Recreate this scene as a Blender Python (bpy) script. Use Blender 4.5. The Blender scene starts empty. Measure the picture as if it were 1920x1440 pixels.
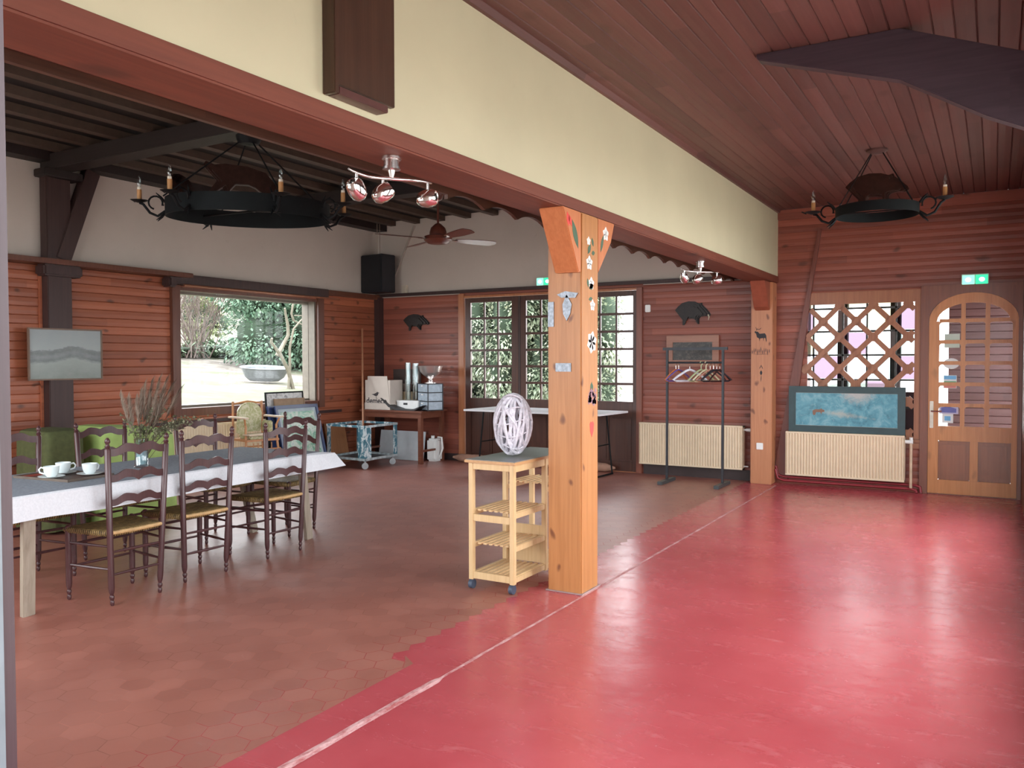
import bpy, bmesh, math, random
from mathutils import Vector, Matrix, noise as mnoise
random.seed(7)
S = bpy.context.scene
COL = S.collection
PI = math.pi
# ------------------------------------------------------------------ camera
def cam_axes(yaw, pitch, roll):
    cy, sy = math.cos(yaw), math.sin(yaw)
    f = Vector((-sy*math.cos(pitch), cy*math.cos(pitch), -math.sin(pitch)))
    right = Vector((cy, sy, 0)); up = right.cross(f)
    r = math.cos(roll)*right + math.sin(roll)*up
    return r, r.cross(f), f
cr, cu, cf = cam_axes(.52617, .027818, -.0020545)
cam_d = bpy.data.cameras.new('camera'); cam = bpy.data.objects.new('camera', cam_d); COL.objects.link(cam)
cam_d.sensor_width = 36; cam_d.lens = 36*1557.6/1920; cam_d.clip_start = .05; cam_d.clip_end = 300
cam.matrix_world = Matrix(((cr.x, cu.x, -cf.x, 0), (cr.y, cu.y, -cf.y, 0), (cr.z, cu.z, -cf.z, 1.5), (0, 0, 0, 1)))
S.camera = cam
# ------------------------------------------------------------------ world, exposure
w = bpy.data.worlds.new('overcast_sky'); S.world = w; w.use_nodes = True
bg = w.node_tree.nodes['Background']; bg.inputs[0].default_value = (.93, .97, 1, 1); bg.inputs[1].default_value = 2.6
S.view_settings.view_transform = 'Standard'; S.view_settings.look = 'None'
S.view_settings.exposure = 1.85; S.view_settings.gamma = 1; S.view_settings.use_curve_mapping = False
# daylight portals: mark the window and door openings, added ones included, for the sky sampler (they emit nothing themselves)
def portal(loc, direction, sx, sy):
    l = bpy.data.lights.new('window_portal', 'AREA'); l.shape = 'RECTANGLE'; l.size = sx; l.size_y = sy
    l.cycles.is_portal = True
    o = bpy.data.objects.new('window_portal', l); COL.objects.link(o); o.location = loc
    o.rotation_euler = Vector(direction).to_track_quat('-Z', 'Y').to_euler()
D = 10.45; XL = -8.55; XR = .26; ZR = 3.32; ZL = 3.70; YF = .5
ADDED_RIGHT_WINDOWS = [(.9, 2.9), (3.5, 5.5), (6.1, 9.0)]  # unseen windows, added to light the cream wall and pillar from the right
RW_Z = (.45, 2.70)
ADDED_FRONT_WINDOWS = [(-8.2, -6.0), (-5.4, -3.2)]; FW_Z = (.8, 2.9)  # unseen windows behind the camera, added to brighten the left room
portal((XL-.25, 7.84, 1.64), (1, 0, 0), 2.34, 1.44)
portal((-5.5, D+.2, 1.7), (0, -1, 0), 2.8, 1.5)
portal((-1.35, D+.2, 1.5), (0, -1, 0), 1.2, 1.6)
for a, b in ADDED_RIGHT_WINDOWS: portal((XR+.16, (a+b)/2, sum(RW_Z)/2), (-1, 0, 0), b-a, RW_Z[1]-RW_Z[0])
for a, b in ADDED_FRONT_WINDOWS: portal(((a+b)/2, YF-.14, sum(FW_Z)/2), (0, 1, 0), b-a, FW_Z[1]-FW_Z[0])
portal((-.33, .4, 1.1), (0, 1, 0), 1.15, 2.2)

# ------------------------------------------------------------------ materials
MATS = {}
class NT:
    def __init__(s, name):
        s.m = bpy.data.materials.new(name); s.m.use_nodes = True; s.t = s.m.node_tree; s.n = s.t.nodes
        s.b = s.n['Principled BSDF']; s.out = s.n['Material Output']
    def node(s, typ, **kw):
        n = s.n.new(typ)
        for k, v in kw.items():
            if k[0] == 'i' and k[1:].isdigit(): s.put(n.inputs[int(k[1:])], v)
            else: setattr(n, k, v)
        return n
    def put(s, sock, v):
        if isinstance(v, bpy.types.NodeSocket): s.t.links.new(v, sock)
        else: sock.default_value = v
    def math(s, op, a, b=0.0, c=0.0):
        n = s.node('ShaderNodeMath', operation=op); s.put(n.inputs[0], a); s.put(n.inputs[1], b); s.put(n.inputs[2], c); return n.outputs[0]
    def ramp(s, fac, stops):
        n = s.node('ShaderNodeValToRGB'); s.put(n.inputs[0], fac); r = n.color_ramp
        while len(r.elements) < len(stops): r.elements.new(.5)
        for e, (p, c) in zip(r.elements, stops): e.position = p; e.color = (*c, 1) if len(c) == 3 else c
        return n.outputs[0]
    def mix(s, fac, a, b, mode='MIX'):
        n = s.node('ShaderNodeMix', data_type='RGBA', blend_type=mode); s.put(n.inputs[0], fac)
        s.put(n.inputs[6], (*a, 1) if isinstance(a, tuple) else a); s.put(n.inputs[7], (*b, 1) if isinstance(b, tuple) else b); return n.outputs[2]
    def noise(s, scale=5, detail=3, vec=None, rough=.5, dist=0):
        n = s.node('ShaderNodeTexNoise'); n.inputs['Scale'].default_value = scale; n.inputs['Detail'].default_value = detail
        n.inputs['Roughness'].default_value = rough; n.inputs['Distortion'].default_value = dist
        if vec is not None: s.t.links.new(vec, n.inputs['Vector'])
        return n.outputs[0]
    def coord(s, kind='Object'): return s.node('ShaderNodeTexCoord').outputs[kind]
    def scaled(s, vec, sc, loc=(0, 0, 0)):
        n = s.node('ShaderNodeMapping'); s.t.links.new(vec, n.inputs[0]); n.inputs['Scale'].default_value = sc; n.inputs['Location'].default_value = loc; return n.outputs[0]
    def bump(s, h, strength=.3, dist=.01):
        n = s.node('ShaderNodeBump'); n.inputs['Strength'].default_value = strength; n.inputs['Distance'].default_value = dist
        s.t.links.new(h, n.inputs['Height']); s.t.links.new(n.outputs[0], s.b.inputs['Normal'])
    def set(s, col=None, rough=None, metal=None, spec=None, coat=None, coat_rough=None):
        b = s.b.inputs
        if col is not None: s.put(b['Base Color'], (*col, 1) if isinstance(col, tuple) else col)
        if rough is not None: s.put(b['Roughness'], rough)
        if metal is not None: b['Metallic'].default_value = metal
        if spec is not None: b['Specular IOR Level'].default_value = spec
        if coat is not None: b['Coat Weight'].default_value = coat
        if coat_rough is not None: b['Coat Roughness'].default_value = coat_rough
        return s.m
def plain(name, col, rough=.5, metal=0, var=.12, nscale=14, bump=0, spec=None):
    if name in MATS: return MATS[name]
    t = NT(name); c = t.coord(); n = t.noise(nscale, 4, c)
    a = tuple(max(0, x*(1-var)) for x in col); b = tuple(min(1, x*(1+var)) for x in col)
    t.set(t.ramp(n, [(.3, a), (.7, b)]), rough, metal, spec)
    if bump: t.bump(n, bump, .004)
    if spec is not None: t.b.inputs['Specular IOR Level'].default_value = spec
    MATS[name] = t.m; return t.m
def wood(name, c1, c2, along='y', across='z', board=.1, rough=.45, knot=.5, off=0.0, tint=.35, knotcol=(.05, .015, .008), coat=0, kscale=3.2):
    """planks: per-board tint, long grain and knots; the grooves are modelled"""
    if name in MATS: return MATS[name]
    t = NT(name); c = t.coord(); x = t.node('ShaderNodeSeparateXYZ', i0=c)
    ax = {'x': 0, 'y': 1, 'z': 2}
    A = x.outputs[ax[across]]; L = x.outputs[ax[along]]
    bid = t.math('FLOOR', t.math('DIVIDE', t.math('SUBTRACT', A, off), board))
    seg = t.math('FLOOR', t.math('DIVIDE', t.math('ADD', L, t.math('MULTIPLY', bid, 1.37)), 2.3))
    wn = t.node('ShaderNodeTexWhiteNoise', noise_dimensions='2D', i0=t.node('ShaderNodeCombineXYZ', i0=bid, i1=seg).outputs[0])
    wn.noise_dimensions = '2D'
    rnd = wn.outputs[0]
    sc = [1, 1, 1]; sc[ax[along]] = 1.6; sc[ax[across]] = 38
    third = 3-ax[along]-ax[across]; sc[third] = 38
    shift = t.node('ShaderNodeVectorMath', operation='ADD'); t.put(shift.inputs[0], t.scaled(c, tuple(sc)))
    t.put(shift.inputs[1], t.node('ShaderNodeCombineXYZ', i0=t.math('MULTIPLY', rnd, 37), i1=t.math('MULTIPLY', rnd, 11)).outputs[0])
    g = t.noise(1.0, 4, shift.outputs[0], .6, .6)
    col = t.ramp(g, [(.25, c1), (.75, c2)])
    col = t.mix(tint, col, t.ramp(rnd, [(0, tuple(v*.45 for v in c1)), (1, tuple(min(1, v*1.45) for v in c2))]))
    kx = t.math('MULTIPLY', L, .55); ky = t.math('ADD', A, {0: x.outputs[0], 1: x.outputs[1], 2: x.outputs[2]}[third])
    cv = t.node('ShaderNodeCombineXYZ', i0=kx, i1=ky)
    kv = t.node('ShaderNodeTexVoronoi', voronoi_dimensions='2D'); kv.inputs['Scale'].default_value = kscale; t.t.links.new(shift_c(t, cv.outputs[0]), kv.inputs['Vector'])
    kr = t.node('ShaderNodeSeparateXYZ', i0=kv.outputs['Color']).outputs[0]
    k = t.ramp(kv.outputs['Distance'], [(.0, (1, 1, 1)), (.045, (.85, .85, .85)), (.11, (0, 0, 0))])
    k = t.math('MULTIPLY', k, t.math('GREATER_THAN', kr, .35))
    col = t.mix(t.math('MULTIPLY', k, knot), col, knotcol)
    t.set(col, rough, coat=coat); t.bump(g, .12, .003); MATS[name] = t.m; return t.m
def shift_c(t, c):
    n = t.node('ShaderNodeVectorMath', operation='ADD'); t.put(n.inputs[0], c)
    nn = t.node('ShaderNodeTexNoise'); nn.inputs['Scale'].default_value = 7; t.t.links.new(c, nn.inputs['Vector'])
    m = t.node('ShaderNodeVectorMath', operation='SCALE'); t.put(m.inputs[0], nn.outputs[1]); m.inputs['Scale'].default_value = .12
    t.put(n.inputs[1], m.outputs[0]); return n.outputs[0]
def glass(name='window_glass', tint=(1, 1, 1), gloss=.08):
    if name in MATS: return MATS[name]
    t = NT(name); tr = t.node('ShaderNodeBsdfTransparent', i0=(*tint, 1)); gl = t.node('ShaderNodeBsdfGlossy'); gl.inputs['Roughness'].default_value = .02
    fr = t.node('ShaderNodeFresnel'); fr.inputs[0].default_value = 1.35
    mx = t.node('ShaderNodeMixShader'); t.put(mx.inputs[0], t.math('MULTIPLY', fr.outputs[0], .12)); t.put(mx.inputs[1], tr.outputs[0]); t.put(mx.inputs[2], gl.outputs[0])
    t.t.links.new(mx.outputs[0], t.out.inputs[0]); MATS[name] = t.m; return t.m
def emissive(name, col, strength):
    if name in MATS: return MATS[name]
    t = NT(name); t.set(col, .4); t.b.inputs['Emission Color'].default_value = (*col, 1); t.b.inputs['Emission Strength'].default_value = strength
    MATS[name] = t.m; return t.m

M_left = wood('stained_pine_left', (.23, .060, .03), (.37, .115, .055), 'y', 'z', .09, .38, .8, kscale=3.6)
M_back = wood('stained_pine_back', (.205, .052, .036), (.29, .086, .053), 'x', 'z', .08, .42, .7, kscale=3.0)
M_backdark = M_back
M_ceilR = wood('ceiling_planks', (.10, .039, .034), (.14, .056, .047), 'y', 'x', .105, .5, .4, tint=.3, kscale=2)
M_beam = wood('orange_beam_wood', (.135, .033, .018), (.19, .050, .026), 'y', 'x', .6, .62, .6, tint=.0, kscale=1.6)
M_pillar = wood('honey_pillar_wood', (.37, .148, .045), (.52, .235, .082), 'z', 'x', .5, .4, .8, tint=0, kscale=5.5, knotcol=(.10, .02, .008))
M_darkbeam = wood('dark_oak', (.012, .007, .006), (.022, .013, .011), 'x', 'z', .5, .6, .2, tint=0)
M_darkpost = wood('dark_oak_post', (.03, .013, .012), (.055, .025, .022), 'z', 'y', .5, .5, .2, tint=0)
M_joist = plain('joist_brown', (.075, .048, .034), .6)
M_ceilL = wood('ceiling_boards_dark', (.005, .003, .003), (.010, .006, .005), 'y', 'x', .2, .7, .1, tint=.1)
M_frame = wood('window_frame_wood', (.085, .027, .015), (.15, .052, .03), 'z', 'y', .5, .35, .3, tint=0)
M_doorF = wood('french_door_wood', (.045, .014, .009), (.085, .03, .018), 'z', 'x', .5, .35, .2, tint=0)
M_doorE = wood('entry_door_wood', (.46, .17, .05), (.60, .26, .09), 'z', 'x', .5, .33, .3, tint=0)
M_chair = wood('walnut_chair_wood', (.050, .018, .020), (.085, .033, .034), 'z', 'x', .5, .3, .1, tint=0)
M_tabled = wood('brown_table_wood', (.13, .042, .025), (.20, .07, .04), 'x', 'y', .5, .3, .2, tint=0)
M_cart = wood('pale_birch', (.62, .42, .21), (.74, .54, .30), 'z', 'x', .5, .4, .15, tint=0)
M_greylegs = wood('weathered_leg_wood', (.25, .2, .15), (.4, .34, .27), 'z', 'x', .5, .6, .3, tint=0)
M_plaster = plain('cream_plaster', (.575, .535, .36), .75, 0, .06, 2.2, .05)
M_plasterL = plain('grey_beige_plaster', (.58, .50, .44), .8, 0, .07, 2, .05)
def stained(name, c0, c1, thr):
    t = NT(name); c = t.coord(); n = t.noise(1.1, 5, c, .6); sp = t.noise(4.5, 7, c, .8, .6)
    col = t.ramp(n, [(.3, tuple(v*.90 for v in c0)), (.7, c0)]); col = t.mix(t.ramp(sp, [(thr, (0, 0, 0)), (thr+.10, (.55, .55, .55))]), col, c1)
    t.set(col, .78); t.bump(t.noise(14, 4, c), .06, .004); return t.m
M_plaster = stained('cream_plaster_wall', (.575, .535, .36), (.42, .37, .24), .64); M_plasterL = stained('grey_beige_plaster_wall', (.58, .50, .44), (.47, .40, .34), .60)
M_black = plain('black_iron', (.008, .009, .010), .6, 0, spec=.15)
M_blackplastic = plain('black_plastic', (.012, .013, .018), .45)
M_chrome = plain('chrome', (.8, .78, .76), .12, 1, .03)
M_steel = plain('brushed_silver', (.72, .68, .66), .22, 1, .04)
M_rad = plain('cream_radiator_enamel', (.72, .59, .42), .4, 0, .04)
M_white = plain('white_plastic', (.82, .83, .82), .4, 0, .03)
M_glass = glass()

def paper(name, col):
    t = NT(name); d = t.node('ShaderNodeBsdfDiffuse', i0=(*col, 1)); tl = t.node('ShaderNodeBsdfTranslucent', i0=(*col, 1)); mx = t.node('ShaderNodeMixShader'); mx.inputs[0].default_value = .12
    t.put(mx.inputs[1], d.outputs[0]); t.put(mx.inputs[2], tl.outputs[0]); t.t.links.new(mx.outputs[0], t.out.inputs[0]); return t.m
# ------------------------------------------------------------------ mesh builder
def basis(d):
    d = d.normalized(); a = Vector((0, 0, 1)) if abs(d.z) < .95 else Vector((1, 0, 0))
    u = d.cross(a).normalized(); return u, d.cross(u).normalized()
class MB:
    def __init__(s): s.v = []; s.f = []; s.uv = None
    def box(s, x0, x1, y0, y1, z0, z1):
        return s.obox(Vector(((x0+x1)/2, (y0+y1)/2, (z0+z1)/2)), Vector(((x1-x0)/2, 0, 0)), Vector((0, (y1-y0)/2, 0)), Vector((0, 0, (z1-z0)/2)))
    def obox(s, c, a, b, d):
        i = len(s.v); c = Vector(c); a = Vector(a); b = Vector(b); d = Vector(d)
        for q in (-1, 1):
            for r in (-1, 1):
                for p in (-1, 1): s.v.append(c+a*p+b*r+d*q)
        s.f += [(i, i+2, i+3, i+1), (i+4, i+5, i+7, i+6), (i, i+1, i+5, i+4), (i+2, i+6, i+7, i+3), (i, i+4, i+6, i+2), (i+1, i+3, i+7, i+5)]
        return s
    def bar(s, p, q, w, h=None):          # rectangular bar from p to q
        p = Vector(p); q = Vector(q); h = h or w; u, v = basis(q-p)
        if abs((q-p).normalized().z) < .95: pass
        return s.obox((p+q)/2, (q-p)/2, u*w/2, v*h/2)
    def tube(s, pts, r, n=8, closed=False, cap=True):
        pts = [Vector(p) for p in pts]; R = r if isinstance(r, (list, tuple)) else [r]*len(pts)
        i0 = len(s.v); m = len(pts); u = None
        for k, p in enumerate(pts):
            a = pts[(k-1) % m] if (closed or k > 0) else p; b = pts[(k+1) % m] if (closed or k < m-1) else p
            d = (b-a)
            if d.length < 1e-9: d = Vector((0, 0, 1))
            d.normalize()
            if u is None: u, v = basis(d)
            else:
                u = u-d*u.dot(d)
                if u.length < 1e-6: u, v = basis(d)
                u.normalize(); v = d.cross(u)
            for j in range(n):
                t = 2*PI*j/n; s.v.append(p+(u*math.cos(t)+v*math.sin(t))*R[k])
        for k in range(m if closed else m-1):
            a = i0+k*n; b = i0+((k+1) % m)*n
            for j in range(n): s.f.append((a+j, a+(j+1) % n, b+(j+1) % n, b+j))
        if not closed and cap:
            s.f.append(tuple(i0+j for j in range(n))[::-1]); s.f.append(tuple(i0+(m-1)*n+j for j in range(n)))
        return s
    def lathe(s, prof, o=(0, 0, 0), n=16, M=None, cap=True):    # prof = [(r, z)]
        i0 = len(s.v); o = Vector(o)
        for r, z in prof:
            for j in range(n):
                t = 2*PI*j/n; p = Vector((r*math.cos(t), r*math.sin(t), z))
                if M: p = M @ p
                s.v.append(o+p)
        for k in range(len(prof)-1):
            a = i0+k*n; b = a+n
            for j in range(n): s.f.append((a+j, a+(j+1) % n, b+(j+1) % n, b+j))
        if cap:
            s.f.append(tuple(i0+j for j in range(n))[::-1]); s.f.append(tuple(i0+(len(prof)-1)*n+j for j in range(n)))
        return s
    def prism(s, poly, axis, a, b):       # polygon in the plane normal to axis, extruded a..b. poly coords are the other two axes in order
        i0 = len(s.v); m = len(poly)
        def P(p, t):
            return Vector((t, p[0], p[1])) if axis == 'x' else Vector((p[0], t, p[1])) if axis == 'y' else Vector((p[0], p[1], t))
        for t in (a, b):
            for p in poly: s.v.append(P(p, t))
        s.f.append(tuple(range(i0, i0+m))); s.f.append(tuple(range(i0+2*m-1, i0+m-1, -1)))
        for k in range(m): s.f.append((i0+k, i0+m+k, i0+m+(k+1) % m, i0+(k+1) % m))
        return s
    def grid(s, nu, nv, fn):
        i0 = len(s.v)
        for a in range(nu+1):
            for b in range(nv+1): s.v.append(Vector(fn(a/nu, b/nv)))
        for a in range(nu):
            for b in range(nv):
                p = i0+a*(nv+1)+b; s.f.append((p, p+nv+1, p+nv+2, p+1))
        return s
    def ball(s, c, r, n=12, m=8):
        c = Vector(c); rr = Vector(r) if isinstance(r, (tuple, list)) else Vector((r, r, r))
        i0 = len(s.v)
        for k in range(1, m):
            ph = PI*k/m
            for j in range(n):
                t = 2*PI*j/n; s.v.append(c+Vector((rr.x*math.sin(ph)*math.cos(t), rr.y*math.sin(ph)*math.sin(t), rr.z*math.cos(ph))))
        top = len(s.v); s.v.append(c+Vector((0, 0, rr.z))); s.v.append(c-Vector((0, 0, rr.z)))
        for k in range(m-2):
            for j in range(n):
                a = i0+k*n; s.f.append((a+j, a+n+j, a+n+(j+1) % n, a+(j+1) % n))
        for j in range(n): s.f.append((top, i0+j, i0+(j+1) % n)); s.f.append((top+1, i0+(m-2)*n+(j+1) % n, i0+(m-2)*n+j))
        return s
    def build(s, name, mat, parent=None, smooth=False, bevel=0, label=None, origin=None, fix=True, kind=None):
        me = bpy.data.meshes.new(name); o = bpy.data.objects.new(name, me)
        org = Vector(origin) if origin is not None else Vector((0, 0, 0))
        me.from_pydata([tuple(p-org) for p in s.v], [], s.f); me.update()
        if fix:
            bm = bmesh.new(); bm.from_mesh(me); bmesh.ops.recalc_face_normals(bm, faces=bm.faces)
            if bevel: bmesh.ops.bevel(bm, geom=[e for e in bm.edges if len(e.link_faces) == 2 and e.calc_face_angle(0) > .6], offset=bevel, segments=2, affect='EDGES', clamp_overlap=True)
            bm.to_mesh(me); bm.free()
        me.materials.append(mat)
        if smooth:
            for p in me.polygons: p.use_smooth = True
            try: me.set_sharp_from_angle(angle=math.radians(40))
            except Exception: pass
        COL.objects.link(o); o.location = org
        if parent is not None: o.parent = parent
        if label: o['label'] = label
        if kind: o['kind'] = kind
        return o
def tag(o, label, cat, group=None, kind=None):
    if label: o['label'] = label
    if cat: o['category'] = cat
    if group: o['group'] = group
    if kind: o['kind'] = kind
    return o
def thing(name, label, cat, loc=(0, 0, 0), rz=0, group=None, rot=None):
    o = bpy.data.objects.new(name, None); COL.objects.link(o); o.empty_display_size = .1
    o.location = loc; o.rotation_euler = rot if rot else (0, 0, rz)
    return tag(o, label, cat, group)
def struct(name, mb, mat, parent=None, **k):
    o = mb.build(name, mat, parent, **k)
    if parent is None: o['kind'] = 'structure'
    return o
def copy_tree(o, parent=None):
    c = o.copy(); COL.objects.link(c)
    if parent is not None: c.parent = parent
    for ch in list(o.children): copy_tree(ch, c)
    return c
def arc(cx, cy, r, a0, a1, n):
    return [(cx+r*math.cos(math.radians(a0+(a1-a0)*k/n)), cy+r*math.sin(math.radians(a0+(a1-a0)*k/n))) for k in range(n+1)]
def plank_panel(mb, fixed, axis, L0, L1, A0, A1, w=.098, depth=.012, face=1, along='y', g=.007, off=0.0):
    """boards running along `along`, stacked across z (walls) or x (ceiling), each with V grooves; `fixed` is the plane coordinate"""
    k = math.floor((A0-off)/w); prof = []
    while off+k*w < A1-1e-6:
        a = max(A0, off+k*w); b = min(A1, off+(k+1)*w)
        if b-a > .02:
            prof += [(a, -depth), (a+g, -.001), ((a+b)/2, .0015), (b-g, -.001), (b, -depth)]
        k += 1
    i0 = len(mb.v)
    for L in (L0, L1):
        for A, d in prof:
            v = fixed+face*d
            if axis == 'x': p = (v, L, A)          # wall at x, boards along y
            elif axis == 'y': p = (L, v, A)        # wall at y, boards along x
            else: p = (A, L, v)                    # ceiling, boards along y
            mb.v.append(Vector(p))
    m = len(prof)
    for j in range(m-1): mb.f.append((i0+j, i0+m+j, i0+m+j+1, i0+j+1))
    return mb
# ------------------------------------------------------------------ floor
def mat_tile():
    t = NT('terracotta_hex_tiles'); c = t.coord()
    at = t.node('ShaderNodeAttribute', attribute_name='tile_tint'); r = at.outputs['Fac']
    n = t.noise(2.0, 5, c, .6); n2 = t.noise(60, 2, c)
    col = t.ramp(n, [(.3, (.30, .10, .074)), (.7, (.41, .15, .11))])
    col = t.mix(.35, col, t.ramp(r, [(0, (.23, .070, .048)), (1, (.40, .15, .11))]))
    sc = t.noise(3.1, 6, t.scaled(c, (1, 2.2, 1)), .75, 1.2)
    col = t.mix(t.ramp(sc, [(.62, (0, 0, 0)), (.78, (.35, .35, .35))]), col, (.5, .33, .3))
    t.set(col, t.math('MULTIPLY_ADD', n, .2, .34), spec=1.0, coat=.35, coat_rough=.42); t.bump(t.noise(5, 3, c), .12, .01); return t.m
def mat_red():
    t = NT('red_painted_concrete'); c = t.coord()
    n = t.noise(1.3, 5, c, .6)
    col = t.ramp(n, [(.3, (.41, .060, .072)), (.7, (.50, .092, .108))])
    w1 = t.noise(2.6, 8, t.scaled(c, (1.0, 2.6, 1)), .72, 1.5)
    col = t.mix(t.ramp(w1, [(.60, (0, 0, 0)), (.74, (.38, .38, .38))]), col, (.78, .40, .42))
    fl = t.noise(30, 3, c, .7)
    col = t.mix(t.ramp(fl, [(.70, (0, 0, 0)), (.76, (.6, .6, .6))]), col, (.85, .6, .6))
    t.set(col, t.math('MULTIPLY_ADD', w1, .25, .13), spec=.75)
    h = t.math('ADD', t.noise(3.2, 3, c, .5), t.math('MULTIPLY', t.noise(14, 3, c), .25)); t.bump(h, .22, .02); return t.m
M_tile = mat_tile(); M_red = mat_red()
# sub base, with grout showing between the tiles
b = MB(); b.box(XL, -2.2, YF-.1, D, -.12, -.0009)
struct('floor', b, plain('red_grout', (.42, .20, .16), .6, 0, .45, 3.5))
W = .142; R_ = W/math.sqrt(3); PX = R_*1.5
b = MB(); tints = []
def hexc(cx, cy, shrink=.0016):
    r = R_-shrink
    return [(cx+r*math.cos(PI*k/3), cy+r*math.sin(PI*k/3)) for k in range(6)]
def edge_x(y):           # where brown tile gives way to the red paint
    return -2.46-.012*(y-2) if y < 3.3 else -2.58
ix = 0; cx = -2.2
redhex = MB()
while cx > XL-.1:
    cy = YF-.2+(W/2 if ix % 2 else 0)
    while cy < D:
        hx = hexc(cx, cy)
        tgt = None
        if cy < 3.35:
            if cx-R_ < edge_x(cy):
                hx = [(min(p[0], edge_x(p[1])), p[1]) for p in hx]; tgt = b
        elif cx < edge_x(cy): tgt = b
        if tgt is not None:
            i = len(b.v)
            for p in hx: b.v.append(Vector((p[0], p[1], 0)))
            b.f.append(tuple(range(i, i+6))); tints.append(random.random())
        cy += W
    cx -= PX; ix += 1
tiles = b.build('floor', M_tile, fix=False); tiles['kind'] = 'structure'
at = tiles.data.attributes.new('tile_tint', 'FLOAT', 'FACE'); at.data.foreach_set('value', tints)
# red paint: wide area plus the strip running in under the hexagon edge (0.5 mm below the tile faces)
b = MB(); b.box(-2.27, XR, -1.2, D, -.05, .0)
struct('floor', b, M_red)
b = MB(); b.box(-2.85, -2.272, YF-.1, D, -.05, -.0004)
struct('floor', b, M_red)
# worn joint between the two paint fields
t = NT('worn_joint_filler'); c = t.coord(); n = t.noise(9, 6, t.scaled(c, (3, 1, 1)), .8)
t.set(t.ramp(n, [(.38, (.42, .10, .10)), (.6, (.78, .50, .50))]), .5); M_joint = t.m
pts = []; b = MB(); y = YF
prev = None
while y < 10.2:
    wdt = (.024 if y < 3.2 else .008+.008*abs(mnoise.noise(Vector((y*3, 0, 0)))))
    off = -2.248+.006*mnoise.noise(Vector((y*4, 3, 0)))
    cur = (off-wdt, off+wdt, y); pts.append(cur); y += .06
i = 0
for a0, a1, yy in pts: b.v += [Vector((a0, yy, .0016)), Vector(((a0+a1)/2, yy, .0045 if yy < 3.2 else .002)), Vector((a1, yy, .0016))]
for k in range(len(pts)-1):
    j = k*3; b.f += [(j, j+3, j+4, j+1), (j+1, j+4, j+5, j+2)]
struct('trim_1', b, M_joint)
# ------------------------------------------------------------------ left wall: pine boards below, plaster above, picture window
WY0, WY1, WZ0, WZ1 = 6.66, 9.02, .93, 2.36
b = MB()
g0, g1, h0, h1 = WY0-.05, WY1+.05, WZ0-.05, WZ1+.03
for (y0, y1, z0, z1) in ((YF, g0, 0, 2.50), (g0, g1, 0, h0), (g1, D, 0, 2.50), (g0, g1, h1, 2.5)):
    plank_panel(b, XL+.03, 'x', y0, y1, z0, z1, w=.09, depth=.010, g=.006)
b.box(XL-.2, XL+.015, YF, g0, 0, 2.5).box(XL-.2, XL+.015, g0, g1, 0, h0).box(XL-.2, XL+.015, g1, D, 0, 2.5).box(XL-.2, XL+.015, g0, g1, h1, 2.5)
struct('wall_left', b, M_left, fix=False)
b = MB(); b.box(XL-.2, XL, YF-.1, D+.2, 2.5, ZL+.2); struct('wall_left', b, M_plasterL)
# shelf ledge over the boards
b = MB(); b.box(XL, XL+.24, YF, 6.72, 2.50, 2.555); struct('trim_2', b, M_frame, bevel=.006)
b = MB(); b.box(XL, XL+.10, 9.20, D, 2.47, 2.545); struct('trim_3', b, M_frame, bevel=.006)
# window 1 frame, reveal, pane
wf = MB()
wf.box(XL-.1, XL+.075, WY0-.12, WY0, WZ0-.1, 2.47).box(XL-.1, XL+.075, WY1, WY1+.12, WZ0-.1, 2.47)
wf.box(XL-.1, XL+.06, WY0, WY1, WZ0-.1, WZ0).box(XL-.1, XL+.05, WY0, WY1, WZ1, 2.40)
w1 = struct('window_1', wf, M_frame, bevel=.006)
MB().box(XL-.22, XL-.1, WY0-.02, WY0+.035, WZ0, WZ1).box(XL-.22, XL-.1, WY1-.035, WY1+.02, WZ0, WZ1).box(XL-.099, XL+.02, WY1-.03, WY1-.001, WZ0, WZ1).box(XL-.22, XL-.1, WY0, WY1, WZ1-.03, WZ1).box(XL-.22, XL-.1, WY0, WY1, WZ0, WZ0+.03).build('outer_frame', plain('pale_outer_frame', (.16, .135, .105), .5), w1)
MB().box(XL-.13, XL-.125, WY0, WY1, WZ0, WZ1).build('pane', M_glass, w1)
MB().box(XL, XL+.15, WY0-.14, WY1+.14, 2.42, 2.545).build('lintel', M_darkpost, w1, bevel=.006)
MB().tube([(XL+.17, WY0-.02, 2.415), (XL+.17, WY1+.34, 2.415)], .014, 8).build('curtain_rod', plain('copper_rod', (.35, .15, .09), .3, .6), w1, smooth=True)
MB().box(XL+.03, XL+.055, WY0-.4, WY1+.5, WZ0-.19, WZ0-.15).build('lower_rail', M_darkpost, w1)
# ------------------------------------------------------------------ back wall
FD0, FD1, FDT = -6.86, -4.12, 2.44       # french doors
LX0, LX1 = -1.93, -.73                   # lattice window
DX0, DX1 = -.64, .22                     # entry door
b = MB()
def bw(x0, x1, z0, z1):
    plank_panel(b, D-.03, 'y', x0, x1, z0, z1, face=-1, w=.08, depth=.0035, g=.003); b.box(x0, x1, D-.015, D+.2, z0, z1)
bw(XL, FD0-.10, 0, 2.50); bw(FD1+.08, -2.5, 0, 2.50)
bw(-2.5, LX0-.02, 0, ZR); bw(LX0-.02, .3, 2.33, ZR); bw(LX1+.0, DX0-.05, 0, 2.33); bw(LX0-.02, LX1, 0, .56); bw(DX1+.03, .3, 0, 2.33)
bw(LX0-.02, LX1, 2.29, 2.33)
b.box(FD0-.1, FD1+.08, D-.015, D+.2, FDT+.02, 2.5)
plank_panel(b, D-.03, 'y', FD0-.1, FD1+.08, 2.46, 2.52, face=-1, w=.08, depth=.0035, g=.003)
plank_panel(b, D-.03, 'y', -2.56, -2.3, 2.5, ZR, face=-1, w=.08, depth=.0035, g=.003)
struct('wall_back', b, M_back, fix=False)
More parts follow.
